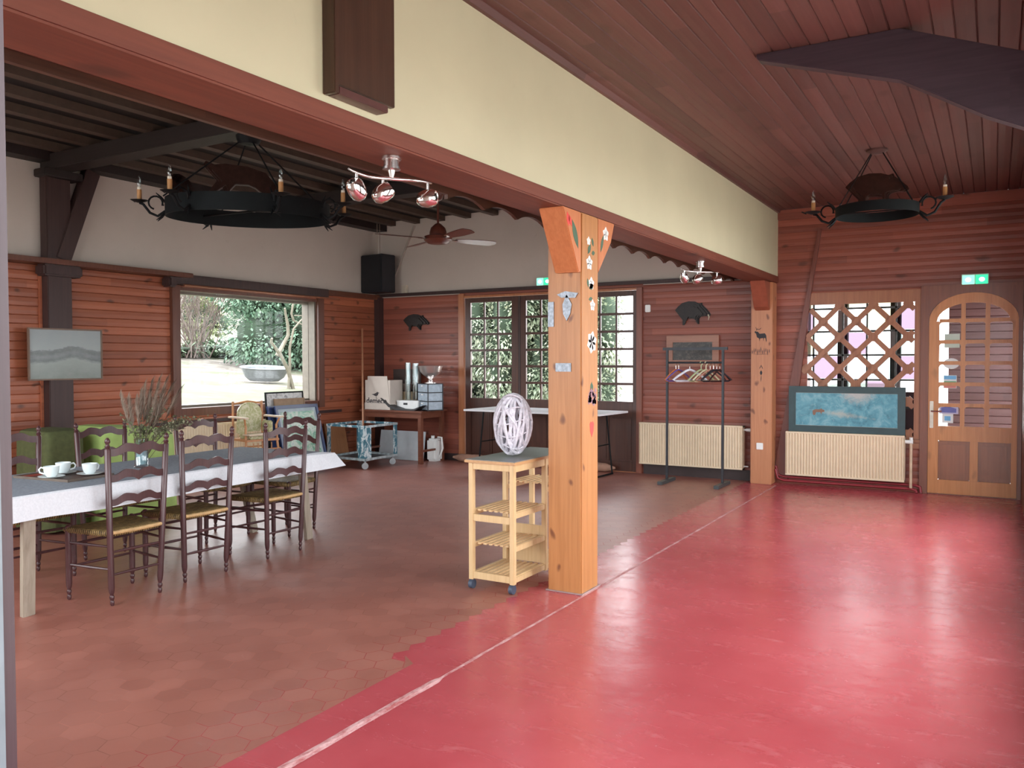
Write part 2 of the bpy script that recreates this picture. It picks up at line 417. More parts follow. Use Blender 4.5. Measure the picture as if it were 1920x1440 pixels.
b = MB(); b.box(XL-.2, -2.5, D, D+.2, 2.5, ZL+.2); struct('wall_back', b, M_plasterL)
b = MB(); b.box(XL, -2.56, D-.075, D, 2.515, 2.56); struct('trim_4', b, M_darkpost, bevel=.005)
b = MB(); b.box(-2.3, XR, D-.06, D-.03, 3.20, ZR); struct('trim_5', b, M_back, bevel=.005)
# slanted timber beside the lattice window
b = MB(); b.prism([(-1.83, 3.06), (-1.79, 3.06), (-1.90, 2.33), (-2.16, .05), (-2.34, .05), (-1.95, 2.33)], 'y', D-.07, D-.028); struct('trim_6', b, wood('slanted_trim_wood', (.13, .035, .025), (.2, .06, .04), 'z', 'x', .5, .4, .1, tint=0), bevel=.004)
# corner post
b = MB(); b.box(XL+.03, XL+.14, D-.13, D-.03, 0, 2.5); struct('trim_7', b, M_darkpost)
# baseboards
b = MB(); b.box(FD1+.1, -2.57, D-.05, D-.028, 0, .13); struct('baseboard_back', b, plain('dark_skirting', (.035, .02, .02), .5))
b = MB(); b.box(XL+.03, FD0-.1, D-.05, D-.028, 0, .10); struct('baseboard_back', b, plain('dark_skirting', (.035, .02, .02), .5))
# ------------------------------------------------------------------ partition above the long beam
b = MB(); b.box(-2.54, -2.30, YF, D-.03, 2.52, 3.9); struct('wall_partition', b, M_plaster)
# ceilings
b = MB(); plank_panel(b, ZR, 'z', -1.3, D, -2.3, XR+.05, w=.105, face=-1, depth=.010, g=.006); b.box(-2.3, XR+.2, -1.3, D, ZR+.012, ZR+.15)
struct('ceiling', b, M_ceilR, fix=False)
b = MB(); b.prism([(-2.30, ZR), (-2.30, ZR-.035), (-2.275, ZR-.035), (-2.26, ZR)], 'y', YF, D-.03); struct('trim_8', b, M_ceilR)
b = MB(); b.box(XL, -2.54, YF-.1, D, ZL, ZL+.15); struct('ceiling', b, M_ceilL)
# front wall with the doorway the photo looks through, and right wall; unseen windows added in both for daylight
b = MB(); x = XL-.2
for a, c2 in ADDED_FRONT_WINDOWS+[(-1.05, -1.05)]:
    b.box(x, a, YF-.12, YF, 0, ZL+.1); x = c2
    if c2 > a: b.box(a, c2, YF-.12, YF, 0, FW_Z[0]).box(a, c2, YF-.12, YF, FW_Z[1], ZL+.1)
b.box(-1.05, XR, YF-.12, YF, 2.35, ZR+.2)
struct('wall_front', b, M_plasterL)
b = MB(); z0, z1 = RW_Z; y = YF-.12
for a, c2 in ADDED_RIGHT_WINDOWS+[(D, D)]:
    b.box(XR, XR+.15, y, a, 0, ZR+.1); y = c2
    if c2 > a: b.box(XR, XR+.15, a, c2, 0, z0).box(XR, XR+.15, a, c2, z1, ZR+.1)
b.box(XR, XR+.15, D, D+.2, 0, ZR)
struct('wall_right', b, wood('right_wall_wood', (.10, .035, .025), (.17, .06, .04), 'y', 'z', .098, .5, .2))
for k, (a, c2) in enumerate(ADDED_RIGHT_WINDOWS):
    f = MB().box(XR+.05, XR+.1, a, a+.05, z0, z1).box(XR+.05, XR+.1, c2-.05, c2, z0, z1).box(XR+.05, XR+.1, a, c2, z0, z0+.05).box(XR+.05, XR+.1, a, c2, z1-.05, z1).box(XR+.05, XR+.1, (a+c2)/2-.025, (a+c2)/2+.025, z0, z1)
    o = struct('window_%d' % (k+4), f, M_frame); MB().box(XR+.072, XR+.078, a+.05, c2-.05, z0+.05, z1-.05).build('pane', M_glass, o)
for k, (a, c2) in enumerate(ADDED_FRONT_WINDOWS):
    f = MB().box(a, a+.05, YF-.1, YF-.05, *FW_Z).box(c2-.05, c2, YF-.1, YF-.05, *FW_Z).box(a, c2, YF-.1, YF-.05, FW_Z[0], FW_Z[0]+.05).box(a, c2, YF-.1, YF-.05, FW_Z[1]-.05, FW_Z[1]).box((a+c2)/2-.025, (a+c2)/2+.025, YF-.1, YF-.05, *FW_Z)
    o = struct('window_%d' % (k+7), f, M_frame); MB().box(a+.05, c2-.05, YF-.078, YF-.072, FW_Z[0]+.05, FW_Z[1]-.05).build('pane', M_glass, o)
# doorway jamb at the left edge of the photo
dj = struct('door_3', MB().box(-1.05, -.982, YF+.0, YF+.04, 0, 2.35), wood('worn_jamb_wood', (.028, .011, .015), (.055, .024, .03), 'z', 'x', .5, .4, .6, tint=0), bevel=.004)
MB().box(-1.05, -.933, YF-.04, YF-.001, 0, 2.35).build('lit_jamb_face', plain('pale_grey_strip', (.10, .115, .13), .35), dj)  # pale colour stands in for the jamb face lit from outside
# ------------------------------------------------------------------ timber: long beam, pillars, left-room ceiling
b = MB().box(-2.575, -2.288, YF, D-.03, 2.44, 2.522)
tag(b.build('ceiling_beam', M_beam, bevel=.008), 'long reddish orange timber beam running along the bottom of the cream partition wall', 'beam')
b = MB().box(-2.83, -2.577, YF, D-.03, 2.53, 2.56); b.box(-2.615, -2.577, YF, D-.03, 2.475, 2.53)
sc = thing('scalloped_valance', 'brown board with a scalloped lower edge behind the long orange beam', 'valance', (-2.83, 5, 2.46))
poly = [(YF, 3.66), (YF, 2.49), (4.1, 2.49)]; y = 4.1
while y < D-.1:
    L = .42
    for k in range(9):
        tt = k/8; yy = y+L*tt
        if yy < D-.05: poly.append((yy, 2.462+.045*math.sin(PI*tt)**.8))
    y += L
poly += [(D-.05, 2.5), (D-.05, 3.66)]
v = MB().prism(poly, 'x', -2.845, -2.82).build('valance_board', wood('valance_wood', (.06, .025, .015), (.11, .045, .025), 'y', 'z', .5, .5, .2, tint=0), sc); v.location -= Vector((-2.83, 5, 2.46))
v = b.build('soffit_board', wood('valance_wood', (.06, .025, .015), (.11, .045, .025)), sc); v.location -= Vector((-2.83, 5, 2.46))
# joists
k = 0; x = -3.05
while x > XL+.1:
    o = MB().box(x-.05, x+.05, YF, D-.01, ZL-.075, ZL-.0).build('ceiling_joist', M_joist)
    ordn = ['nearest the long orange beam', 'second from the long orange beam', 'third from the long orange beam', 'fourth from the long orange beam', 'fifth from the long orange beam', 'sixth from the long orange beam', 'seventh from the long orange beam', 'eighth from the long orange beam', 'ninth from the long orange beam', 'tenth from the long orange beam', 'eleventh from the long orange beam', 'last before the left wall'][min(k, 11)]
    tag(o, 'thin brown joist under the dark ceiling, '+ordn, 'joist', 'joists of the dark ceiling'); x -= .47; k += 1
def cross_beam(y, label):
    o = MB().box(XL+.02, -2.62, y-.11, y+.11, 3.47, ZL-.076).build('tie_beam', M_darkbeam, bevel=.006); tag(o, label, 'beam', 'dark tie beams across the left room'); return o
cross_beam(5.12, 'heavy dark tie beam the large iron chandelier hangs from')
cross_beam(8.0, 'dark tie beam carrying the ceiling fan')
b = MB().box(XL, XL+.2, YF, D-.01, 3.55, ZL-.0)
tag(b.build('wall_plate', M_darkbeam), 'dark timber plate along the top of the left wall', 'beam')
# post with brace on left wall
p = thing('timber_post', 'dark timber post with slanted brace on the left wall, behind the framed landscape', 'post', (XL+.1, 5.12, 0))
def loc_child(o, par): o.location -= Vector(par.location); return o
loc_child(MB().box(XL+.035, XL+.16, 4.99, 5.25, .0, 3.47).build('post', M_darkpost, p, bevel=.008), p)
loc_child(MB().box(XL+.045, XL+.22, 4.92, 5.34, 2.38, 2.499).build('corbel', M_darkpost, p, bevel=.02), p)
loc_child(MB().box(XL+.04, XL+.24, 4.93, 5.34, 3.39, 3.469).build('capital', M_darkbeam, p, bevel=.008), p)
q0 = Vector((XL+.12, 5.155, 2.557)); q1 = Vector((XL+.12, 5.505, 3.535))
loc_child(MB().obox((q0+q1)/2, (q1-q0)/2, Vector((.055, 0, 0)), (q1-q0).normalized().cross(Vector((1, 0, 0)))*.08).build('brace', M_darkpost, p, bevel=.006), p)
for s in (4.975, 5.265):
    loc_child(MB().box(XL+.033, XL+.06, s-.012, s+.012, 0, 2.4).build('edge_strip', M_left, p), p)
# corbel under ledge at window
tag(MB().box(XL+.035, XL+.20, 6.42, 6.53, 2.38, 2.499).build('ledge_corbel', M_darkpost, bevel=.02), 'small dark bracket under the ledge beside the picture window', 'bracket')
# ---- pillars
GOLD = plain('brass_yellow_paint', (.7, .5, .1), .4)
C_white = plain('white_paint', (.8, .8, .76), .6); C_green = plain('leaf_green_paint', (.06, .12, .07), .6); C_purple = plain('mauve_paint', (.30, .16, .20), .6)
C_red = plain('heart_red_paint', (.65, .06, .05), .6); C_dark = plain('dark_ink_paint', (.03, .025, .03), .6); C_pewter = plain('pewter_relief', (.22, .24, .27), .4, .6, .3, 60)
def leaf_poly(cx, cz, l, w, a, n=6):
    pts = [(l*(k/n-.5)*1, w*math.sin(PI*k/n)/2) for k in range(n+1)]+[(l*(k/n-.5), -w*math.sin(PI*k/n)/2) for k in range(n-1, 0, -1)]
    ca, sa = math.cos(a), math.sin(a); return [(cx+x*ca-z*sa, cz+x*sa+z*ca) for x, z in pts]
def painted(name, polys, axis, face, mat, par, thick=.0012, label=None):
    m = MB()
    for P in polys: m.prism(P, axis, face-.0005, face+thick if thick > 0 else face+thick)
    return loc_child(m.build(name, mat, par, label=label), par)
def flower_polys(cx, cz, r, n=5):
    return [leaf_poly(cx+r*.5*math.cos(a), cz+r*.5*math.sin(a), r, r*.80, a) for a in [2*PI*k/n+.3 for k in range(n)]]
px0, px1, py0, py1 = -2.51, -2.268, 4.785, 5.04
pl = thing('timber_pillar', 'thick honey-coloured timber pillar with painted flowers and a heart, beside the wooden trolley', 'pillar', ((px0+px1)/2, (py0+py1)/2, 0))
loc_child(MB().box(px0, px1, py0, py1, 0, 2.439).build('shaft', M_pillar, pl, bevel=.008), pl)
loc_child(MB().box(px0-.012, px1+.012, py0-.012, py1+.012, 0.001, .008).build('base_caulk', plain('dirty_white_caulk', (.35, .25, .24), .7), pl), pl)
M_brace = wood('brace_wood', (.45, .14, .05), (.58, .21, .08), 'z', 'x', .5, .4, .3, tint=0)
loc_child(MB().prism([(4.53, 2.439), (4.785, 2.439), (4.785, 2.06), (4.75, 2.06)], 'x', -2.44, px1-.004).build('brace', M_brace, pl, bevel=.005), pl)
loc_child(MB().prism([(5.045, 2.439), (5.32, 2.439), (5.26, 2.30), (5.045, 2.07)], 'x', -2.44, px1-.004).build('brace', M_brace, pl, bevel=.005), pl)
FX = px1
painted('painted_vine', [leaf_poly(4.9, 2.22, .08, .04, 1), leaf_poly(4.95, 2.27, .06, .03, 2), leaf_poly(4.93, 1.98, .07, .04, .4), leaf_poly(4.88, 2.0, .06, .03, 1.9), leaf_poly(4.92, 1.90, .06, .025, .2), leaf_poly(4.96, 2.20, .05, .03, .2)], 'x', FX, C_green, pl)
for cy, cz, r in ((4.90, 2.13, .05), (4.93, 2.0, .045), (4.95, 1.86, .04), (4.89, 2.27, .03)): painted('painted_flower', flower_polys(cy, cz, r), 'x', FX, C_white, pl)
painted('painted_flower', flower_polys(4.94, 1.62, .075, 6), 'x', FX, C_white, pl); painted('flower_heart', [leaf_poly(4.93, 1.64, .05, .03, 1.5)], 'x', FX+.0006, C_dark, pl)
painted('painted_berries', [leaf_poly(4.89+.11*random.random(), 1.20+.11*random.random(), .035, .032, random.random()*3) for _ in range(26)], 'x', FX, C_purple, pl)
painted('painted_leaves', [leaf_poly(4.93, 1.335, .06, .025, 1.2), leaf_poly(4.95, 1.33, .05, .02, 1.9)], 'x', FX, C_green, pl)
painted('painted_heart', [[(4.94, 1.0), (4.965, 1.04), (4.972, 1.09), (4.955, 1.105), (4.94, 1.095), (4.925, 1.105), (4.908, 1.09), (4.915, 1.04)]], 'x', FX, C_red, pl)
painted('painted_feather', [leaf_poly(4.70, 2.29, .19, .06, -1.1)], 'x', px1-.004, C_green, pl)
painted('painted_tulip', [leaf_poly(4.60, 2.37, .09, .04, -1.3), leaf_poly(4.63, 2.365, .08, .035, -1.0)], 'x', px1-.004, C_red, pl)
painted('painted_flower', flower_polys(5.17, 2.35, .05), 'x', px1-.004, C_white, pl); painted('painted_leaves', [leaf_poly(5.11, 2.28, .13, .035, 1.2)], 'x', px1-.004, C_green, pl)
FY = py0
painted('bird_relief', [[(-2.370, 1.925), (-2.400, 1.86), (-2.395, 1.80), (-2.370, 1.755), (-2.345, 1.80), (-2.335, 1.86)], [(-2.440, 1.925), (-2.380, 1.945), (-2.320, 1.935), (-2.290, 1.93), (-2.310, 1.90), (-2.410, 1.905)]], 'y', FY, C_pewter, pl, -.008)
painted('plaque', [[(-2.505, 1.72), (-2.463, 1.72), (-2.463, 1.88), (-2.505, 1.88)]], 'y', FY, C_pewter, pl, -.007, 'narrow grey metal plaque')
painted('plaque', [[(-2.45, 1.43), (-2.34, 1.43), (-2.34, 1.485), (-2.45, 1.485)]], 'y', FY, C_pewter, pl, -.007, 'small oblong pewter plaque')
bp = thing('timber_pillar', 'timber pillar with a painted stag against the back wall at the far end of the beam', 'pillar', (-2.435, 10.32, 0))
bx0, bx1, by = -2.565, -2.31, 10.2
loc_child(MB().box(bx0, bx1, by, D-.03, 0, 2.439).build('shaft', wood('back_pillar_wood', (.42, .165, .075), (.55, .24, .115), 'z', 'x', .5, .4, .8, tint=0, kscale=5, knotcol=(.10, .02, .01)), bp, bevel=.008), bp)
loc_child(MB().prism([(9.93, 2.439), (by, 2.439), (by, 2.10), (10.12, 2.14)], 'x', bx0+.05, bx1-.03).build('brace', plain('red_brown_brace', (.30, .08, .045), .4), bp, bevel=.005), bp)
stag = [(-2.52, 1.84), (-2.505, 1.855), (-2.50, 1.845), (-2.48, 1.845), (-2.46, 1.82), (-2.40, 1.825), (-2.385, 1.80), (-2.38, 1.74), (-2.385, 1.72), (-2.395, 1.77), (-2.41, 1.77), (-2.415, 1.73), (-2.42, 1.77), (-2.455, 1.765), (-2.46, 1.73), (-2.465, 1.765), (-2.49, 1.78), (-2.50, 1.82)]
def sc_poly(P, c, s): return [(c[0]+(x-c[0])*s, c[1]+(z-c[1])*s) for x, z in P]
painted('painted_stag', [sc_poly(stag, (-2.45, 1.79), 1.05)]+[leaf_poly(-2.50+dx, 1.875+dz, .05, .006, a) for dx, dz, a in ((.01, 0, 1), (.03, 0, .2), (.0, .01, 1.9), (.045, .006, .6))], 'y', by, C_dark, bp, -.0012)
painted('painted_trees', [leaf_poly(-2.545+k*.02, 1.60+.012*(k % 3), .012, .05+.03*(k % 2), 0) for k in range(11)]+[leaf_poly(-2.44, 1.575, .21, .006, 0)], 'y', by, plain('brown_ink', (.12, .06, .05), .6), bp, -.0012)
painted('painted_figure', [leaf_poly(-2.45, 1.42, .06, .008, 1.1), leaf_poly(-2.43, 1.42, .06, .008, 2.0), leaf_poly(-2.44, 1.35, .06, .03, 1.57), leaf_poly(-2.44, 1.28, .09, .008, 1.5)], 'y', by, C_dark, bp, -.0012)
tag(MB().box(-2.49, -2.41, by-.012, by-.0005, .42, .50).build('wall_socket', M_white, bevel=.004), 'small white socket low on the far timber pillar', 'socket')
# gusset brace under the right ceiling
gy = 5.05
tag(MB().prism([(-1.25, ZR-.001), (-.47, ZR-.001), (XR-.005, 3.03), (XR-.005, 2.63), (-.05, 2.78), (-.47, 3.04), (-1.24, 3.285)], 'y', gy, gy+.085).build('ceiling_brace', wood('purple_dark_beam', (.035, .02, .03), (.06, .035, .05), 'x', 'z', .5, .5, .1, tint=0), bevel=.004), 'dark angled timber brace under the plank ceiling at the upper right', 'brace')
# bulkhead cabinet on the cream wall
cb = thing('wall_cabinet', 'shallow dark brown wooden case fixed high on the cream partition wall', 'cabinet', (-2.3, 2.68, 2.55))
MC = wood('cabinet_brown', (.045, .02, .012), (.075, .035, .02), 'z', 'y', .5, .35, .1, tint=0)
loc_child(MB().box(-2.299, -2.27, 2.486, 2.90, 2.60, 3.25).build('back_panel', MC, cb, bevel=.003), cb)
loc_child(MB().box(-2.299, -2.235, 2.48, 2.505, 2.55, 3.25).build('side_rail', MC, cb, bevel=.003), cb)
loc_child(MB().box(-2.299, -2.235, 2.505, 2.81, 2.55, 2.58).build('bottom_rail', plain('cabinet_rail', (.09, .035, .03), .35), cb, bevel=.003), cb)
# ------------------------------------------------------------------ french doors
fdo = struct('door_1', MB().box(FD0, FD1, D-.045, D+.02, 0, .0095).box(FD0-.10, FD0, D-.07, D+.02, 0, 2.50).box(FD0, FD1+.08, D-.06, D+.02, FDT, 2.47), wood('orange_jamb', (.34, .12, .05), (.46, .18, .08), 'z', 'x', .5, .35, .2, tint=0), bevel=.004)
MB().box(FD1, FD1+.08, D-.07, D+.02, 0, 2.47).build('right_jamb', wood('red_jamb', (.17, .05, .03), (.25, .08, .05), 'z', 'x', .5, .35, .2, tint=0), fdo, bevel=.004)
def leaf(x0, x1, gx0, gx1, par):
    m = MB(); y0, y1 = D-.045, D-.005; gz0, gz1 = .95, 2.365
    m.box(x0, gx0, y0, y1, .01, FDT-.005).box(gx1, x1, y0, y1, .01, FDT-.005).box(gx0, gx1, y0, y1, gz1, FDT-.005).box(gx0, gx1, y0, y1, .75, gz0).box(gx0, gx1, y0, y1, .01, .14)
    o = m.build('door_leaf', M_doorF, par, bevel=.003)
    MB().box(gx0-.01, gx1+.01, y0+.02, y1-.004, .13, .76).build('backing_panel', M_doorF, o)
    g = MB()
    for k in (1, 2): xx = gx0+(gx1-gx0)*k/3; g.box(xx-.012, xx+.012, y0+.008, y1-.006, gz0, gz1)
    for k in range(1, 6): zz = gz0+(gz1-gz0)*k/6; g.box(gx0, gx1, y0+.01, y1-.008, zz-.0165, zz+.0165)
    g.build('glazing_bars', M_doorF, o); MB().box(gx0, gx1, D-.027, D-.023, gz0, gz1).build('pane', M_glass, o)
    w_ = (gx1-gx0)/2
    for k in (0, 1):
        MB().box(gx0+k*w_+.015, gx0+(k+1)*w_-.015, y0+.008, y1-.01, .16, .73).build('lower_panel', M_doorF, o, bevel=.01)
    m2 = MB().box(gx0+w_-.015, gx0+w_+.015, y0, y1, .14, .75).build('mid_rail', M_doorF, o)
leaf(-6.85, -5.935, -6.757, -6.049, fdo); leaf(-5.90, -4.995, -5.812, -5.10, fdo); leaf(-4.965, -4.125, -4.90, -4.178, fdo)
MB().box(-5.933, -5.902, D-.05, D-.0, 0.01, FDT-.006).box(-4.993, -4.967, D-.05, D-.0, 0.01, FDT-.006).build('meeting_strip', M_darkpost, fdo)
# ------------------------------------------------------------------ lattice window
M_lat = wood('lattice_wood', (.24, .085, .04), (.36, .14, .062), 'z', 'x', .5, .35, .2, tint=0)
lf = MB(); y0, y1 = D-.05, D-.01
zb, zt = .60, 2.16
def lxz(z): return -2.10+(z-.6)*(.18/1.56)          # slanted left edge of the opening
lf.prism([(-2.20, .56), (lxz(.6), .56), (lxz(.6), .6), (lxz(zt), zt), (lxz(zt), 2.30), (-1.95, 2.30)], 'y', y0, y1)
lf.box(lxz(zt), LX1+.02, y0, y1, zt, 2.30).box(-.785, LX1+.02, y0, y1, .60, zt).prism([(-2.2, .56), (LX1+.02, .56), (LX1+.02, .6), (-2.2, .6)], 'y', y0, y1)
lw = struct('window_2', lf, M_lat, bevel=.003)
# diagonal bars clipped to the opening
tag(MB().box(-2.7, -.56, D+.32, D+.36, -.05, 1.125).build('porch_parapet', plain('purple_brown_paint', (.05, .022, .03), .5)), '', '', kind='structure')
bars = MB(); XA, XB = -2.12, -.785
dx, dz, hw = .183, .186, .029
def clip(px, pz, qx, qz):
    pts = []
    N = 120
    for k in range(N+1):
        t = k/N; x = px+(qx-px)*t; z = pz+(qz-pz)*t
        if zb-.005 < z < zt+.005 and lxz(z)-.005 < x < XB+.005: pts.append((x, z))
    return (pts[0], pts[-1]) if len(pts) > 2 else None
nodes_x = -1.585; nodes_z = 1.77
for k in range(-9, 10):
    for s in (1, -1):
        x_ = nodes_x+k*2*dx; c_ = clip(x_-9*dx, nodes_z-s*9*dz, x_+9*dx, nodes_z+s*9*dz)
        if c_ and math.hypot(c_[0][0]-c_[1][0], c_[0][1]-c_[1][1]) > .05:
            a = Vector((c_[0][0], D-.03-.001*s, c_[0][1])); e = Vector((c_[1][0], D-.03-.001*s, c_[1][1])); d_ = (e-a).normalized()
            bars.obox((a+e)/2, (e-a)/2, Vector((0, .017, 0)), d_.cross(Vector((0, 1, 0)))*hw)
bars.build('lattice', M_lat, lw, bevel=.002)
# rosette pads at crossings give the softened corners
pads = MB()
for i in range(-5, 8):
    for j in range(-8, 5):
        if (i+j) % 2: continue
        x_ = nodes_x+i*dx/1; z_ = nodes_z+j*dz
        if zb < z_ < zt and lxz(z_)+.03 < x_ < XB-.05: pads.prism(arc(x_, z_, .056, 0, 315, 7), 'y', D-.046, D-.014)
pads.build('lattice_joints', M_lat, lw)
M_lead = plain('lead_came', (.05, .055, .05), .5)
gp = D+.05
GX = [-2.16, -1.925, -1.615, -1.295, -.97, -.76]; GZ = [.6, .86, 1.12, 1.33, 1.66, 1.98, 2.08, 2.2]
GX = [-2.16, -1.89, -1.295, -1.02, -.76]; GX = [-2.16, -1.89, -1.56, -1.295, -.985, -.76]
cames = MB()
for gxx in GX[1:-1]: cames.box(gxx-.010, gxx+.010, gp-.008, gp+.008, .6, 2.2)
GZ2 = [.6, .95, 1.27, 1.56, 1.84, 2.11, 2.2]
for gz in GZ2[1:-1]: cames.box(-2.16, -.76, gp-.008, gp+.008, gz-.012, gz+.012)
cames.build('lead_cames', M_lead, lw)
tints = {'clear': (1, 1, 1), 'rose': (.335, .285, .325), 'lemon': (.42, .41, .34), 'aqua': (.40, .44, .43)}
rose = {(2, 3), (1, 2), (4, 4), (4, 2), (0, 4), (3, 1)}
for i in range(len(GX)-1):
    for j in range(len(GZ2)-1):
        key = 'rose' if (i, j) in rose else random.choice(['clear', 'lemon', 'clear', 'aqua'])
        MB().box(GX[i]+.011, GX[i+1]-.011, gp-.002, gp+.002, GZ2[j]+.013, GZ2[j+1]-.013).build('stained_pane', glass('pane_'+key, tints[key]), lw)
MB().box(-2.2, -.66, D-.06, D-.028, .50, .56).box(-.86, -.68, D-.075, D-.028, .57, .60).build('sill', M_lat, lw, bevel=.004)
# ------------------------------------------------------------------ entry door, round-headed
dfm = MB(); y0, y1 = D-.08, D+.02
dfm.box(DX0, DX1, D-.055, D+.02, 0, .0095).box(-.72, DX0, y0, y1, 0, 2.33).box(DX1, XR-.002, y0, y1, 0, 2.33)
cx_, rz_ = (DX0+DX1)/2, .285
ark = [(DX0, 2.33), (DX0, 1.94)]+[(cx_-.43*math.cos(PI*k/16), 1.94+.30*math.sin(PI*k/16)) for k in range(1, 16)]+[(DX1, 1.94), (DX1, 2.33)]
dfm.prism(ark, 'y', y0, y1)
ed = struct('door_2', dfm, wood('door_frame_wood', (.15, .045, .028), (.22, .075, .04), 'z', 'x', .5, .35, .2, tint=0), bevel=.003)
y0, y1 = D-.055, D-.01; gl, gr, gb = -.535, .165, .765
lf = MB()
lf.box(DX0+.0005, gl, y0, y1, .01, 1.93).box(gr, DX1-.0005, y0, y1, .01, 1.93).box(gl, gr, y0, y1, .60, gb).box(gl, gr, y0, y1, .01, .165).box((gl+gr)/2-.04, (gl+gr)/2+.04, y0, y1, .165, .60)
inner = [(cx_-.35*math.cos(PI*k/16), 1.93+.20*math.sin(PI*k/16)) for k in range(0, 17)]
outer = [(cx_-.432*math.cos(PI*k/16), 1.93+.312*math.sin(PI*k/16)) for k in range(0, 17)]
lf.prism(outer+inner[::-1], 'y', y0, y1)
dl = lf.build('door_leaf', M_doorE, ed, bevel=.004)
gb_ = MB(); colw = (gr-gl)/3
def top_at(x): 
    u_ = max(-1, min(1, (x-cx_)/.35)); return 1.93+.20*math.sqrt(1-u_*u_)
for k in (1, 2): xx = gl+colw*k; gb_.box(xx-.022, xx+.022, y0+.004, y1-.004, gb, top_at(xx)+.005)
rowz = [gb+ (1.935-gb)*k/5 for k in range(1, 6)]
for zz in rowz: gb_.box(gl, gr, y0+.006, y1-.006, zz-.02, zz+.02)
# quarter fillets in the corners of every light
rows = [gb]+rowz; r_ = .035
for k in range(3):
    xa = gl+colw*k+(.02 if k else 0); xb = gl+colw*(k+1)-(.02 if k < 2 else 0)
    for j in range(5):
        za = rows[j]+(.017 if j else 0); zc = rows[j+1]-.017
        for (X_, Z_, sx, sz) in ((xa, zc, 1, -1), (xb, zc, -1, -1)):
            gb_.prism([(X_, Z_)]+[(X_+sx*(r_-r_*math.sin(a)), Z_+sz*(r_-r_*math.cos(a))) for a in [PI/2*q/5 for q in range(6)]], 'y', y0+.008, y1-.008)
gb_.build('glazing_bars', M_doorE, dl)
MB().prism([(gl, gb), (gr, gb), (gr, 1.93)]+inner[::-1][1:-1]+[(gl, 1.93)], 'y', D-.034, D-.030).build('pane', M_glass, dl)
for k in (0, 1):
    xa = gl if k == 0 else (gl+gr)/2+.04; xb = (gl+gr)/2-.04 if k == 0 else gr
    MB().box(xa, xb, y0+.018, y1-.01, .165, .60).box(xa+.035, xb-.035, y0+.004, y0+.02, .20, .565).build('lower_panel', wood('door_panel_wood', (.20, .065, .028), (.30, .10, .042), 'z', 'x', .5, .3, .2, tint=0), dl, bevel=.006)
hp = MB().box(-.622, -.585, y0-.008, y0, .74, 1.04).build('handle_plate', plain('dull_steel', (.45, .42, .36), .35, .7), dl, bevel=.003)
MB().tube([(-.605, y0-.008, .93), (-.605, y0-.05, .93), (-.50, y0-.05, .93)], .009, 8).build('lever', M_steel, hp, smooth=True)
yy = y0+.012
def sticker(nm, polys, mat): 
    m = MB()
    for P in polys: m.prism(P, 'y', D-.0365, D-.0345)
    return m.build(nm, mat, dl)
R4 = lambda a, b, c, d: [(a, b), (c, b), (c, d), (a, d)]
S1 = paper('sticker_white', (.8, .84, .84)); SB = plain('sticker_blue', (.15, .45, .75), .5); SG = plain('sticker_green', (.15, .45, .25), .5); SN = plain('sticker_navy', (.12, .13, .40), .5); SR = plain('sticker_red', (.6, .2, .18), .5)
sticker('door_sticker', [R4(-.485, 1.635, -.335, 1.79)], paper('sticker_pale_green', (.62, .74, .66)))
sticker('door_sticker', [[(-.415+.08*math.cos(a), 1.46+.06*math.sin(a)) for a in [2*PI*k/20 for k in range(20)]]], S1)
sticker('door_sticker', [R4(-.49, 1.185, -.36, 1.33)], S1); m = MB()
for P, mt in ((R4(-.485, 1.285, -.365, 1.325), SB), (R4(-.485, 1.235, -.365, 1.265), SG), (R4(-.485, 1.19, -.365, 1.215), SR)):
    MB().prism(P, 'y', D-.0378, D-.0366).build('sticker_stripe', mt, dl)
sticker('door_sticker', [R4(-.53, .90, -.34, 1.02)], paper('sticker_lilac', (.6, .58, .75))); MB().prism([(-.51, .915), (-.36, .915), (-.36, .96), (-.44, .985), (-.51, .97)], 'y', D-.0378, D-.0366).build('sticker_print', SN, dl)
sticker('door_sticker', [R4(-.50, .70+.10, -.39, .70+.20)], S1)
MB().prism(R4(-.475, .825, -.415, .875), 'y', D-.0378, D-.0366).build('sticker_print', SB, dl)
# ------------------------------------------------------------------ radiators
def radiator(name, label, x0, x1, z0, z1, y, rot=0, ribs=None, group=None, valve=True):
    L = x1-x0; H = z1-z0; t = thing(name, label, 'radiator', ((x0+x1)/2, y, z0), rot, group)
    m = MB(); n = ribs or int(L/.033); w_ = L/n; prof = []
    for k in range(n):
        a = -L/2+k*w_; prof += [(a, -.045), (a+w_*.18, -.050), (a+w_*.32, -.058), (a+w_*.68, -.058), (a+w_*.82, -.050)]
    prof += [(L/2, -.045), (L/2, .045), (-L/2, .045)]
    m.prism(prof, 'z', .02, H-.02); m.build('panel', M_rad, t)
    MB().box(-L/2-.006, L/2+.006, -.06, .05, H-.022, H).box(-L/2-.006, L/2+.006, -.06, .05, 0, .022).box(-L/2-.006, -L/2, -.06, .05, 0, H).box(L/2, L/2+.006, -.06, .05, 0, H).build('casing', M_rad, t, bevel=.003)
    for sx in (-1, 1): MB().box(sx*(L/2-.165)-.015, sx*(L/2-.165)+.015, .045, .085, .05, H-.05).build('bracket', M_white, t)
    if valve:
        MB().tube([(L/2, 0, H-.05), (L/2+.05, 0, H-.05)], .012, 8).tube([(L/2+.03, 0, H-.05), (L/2+.10, 0, H-.05)], [.02, .024], 12).build('valve_knob', M_white, t, smooth=True)
        MB().tube([(L/2, 0, .04), (L/2+.06, 0, .04)], .009, 8).build('return_valve', M_white, t, smooth=True)
    return t
radiator('radiator', 'long cream panel radiator under the back wall, behind the clothes rack', -4.03, -2.68, .145, .69, 10.33)
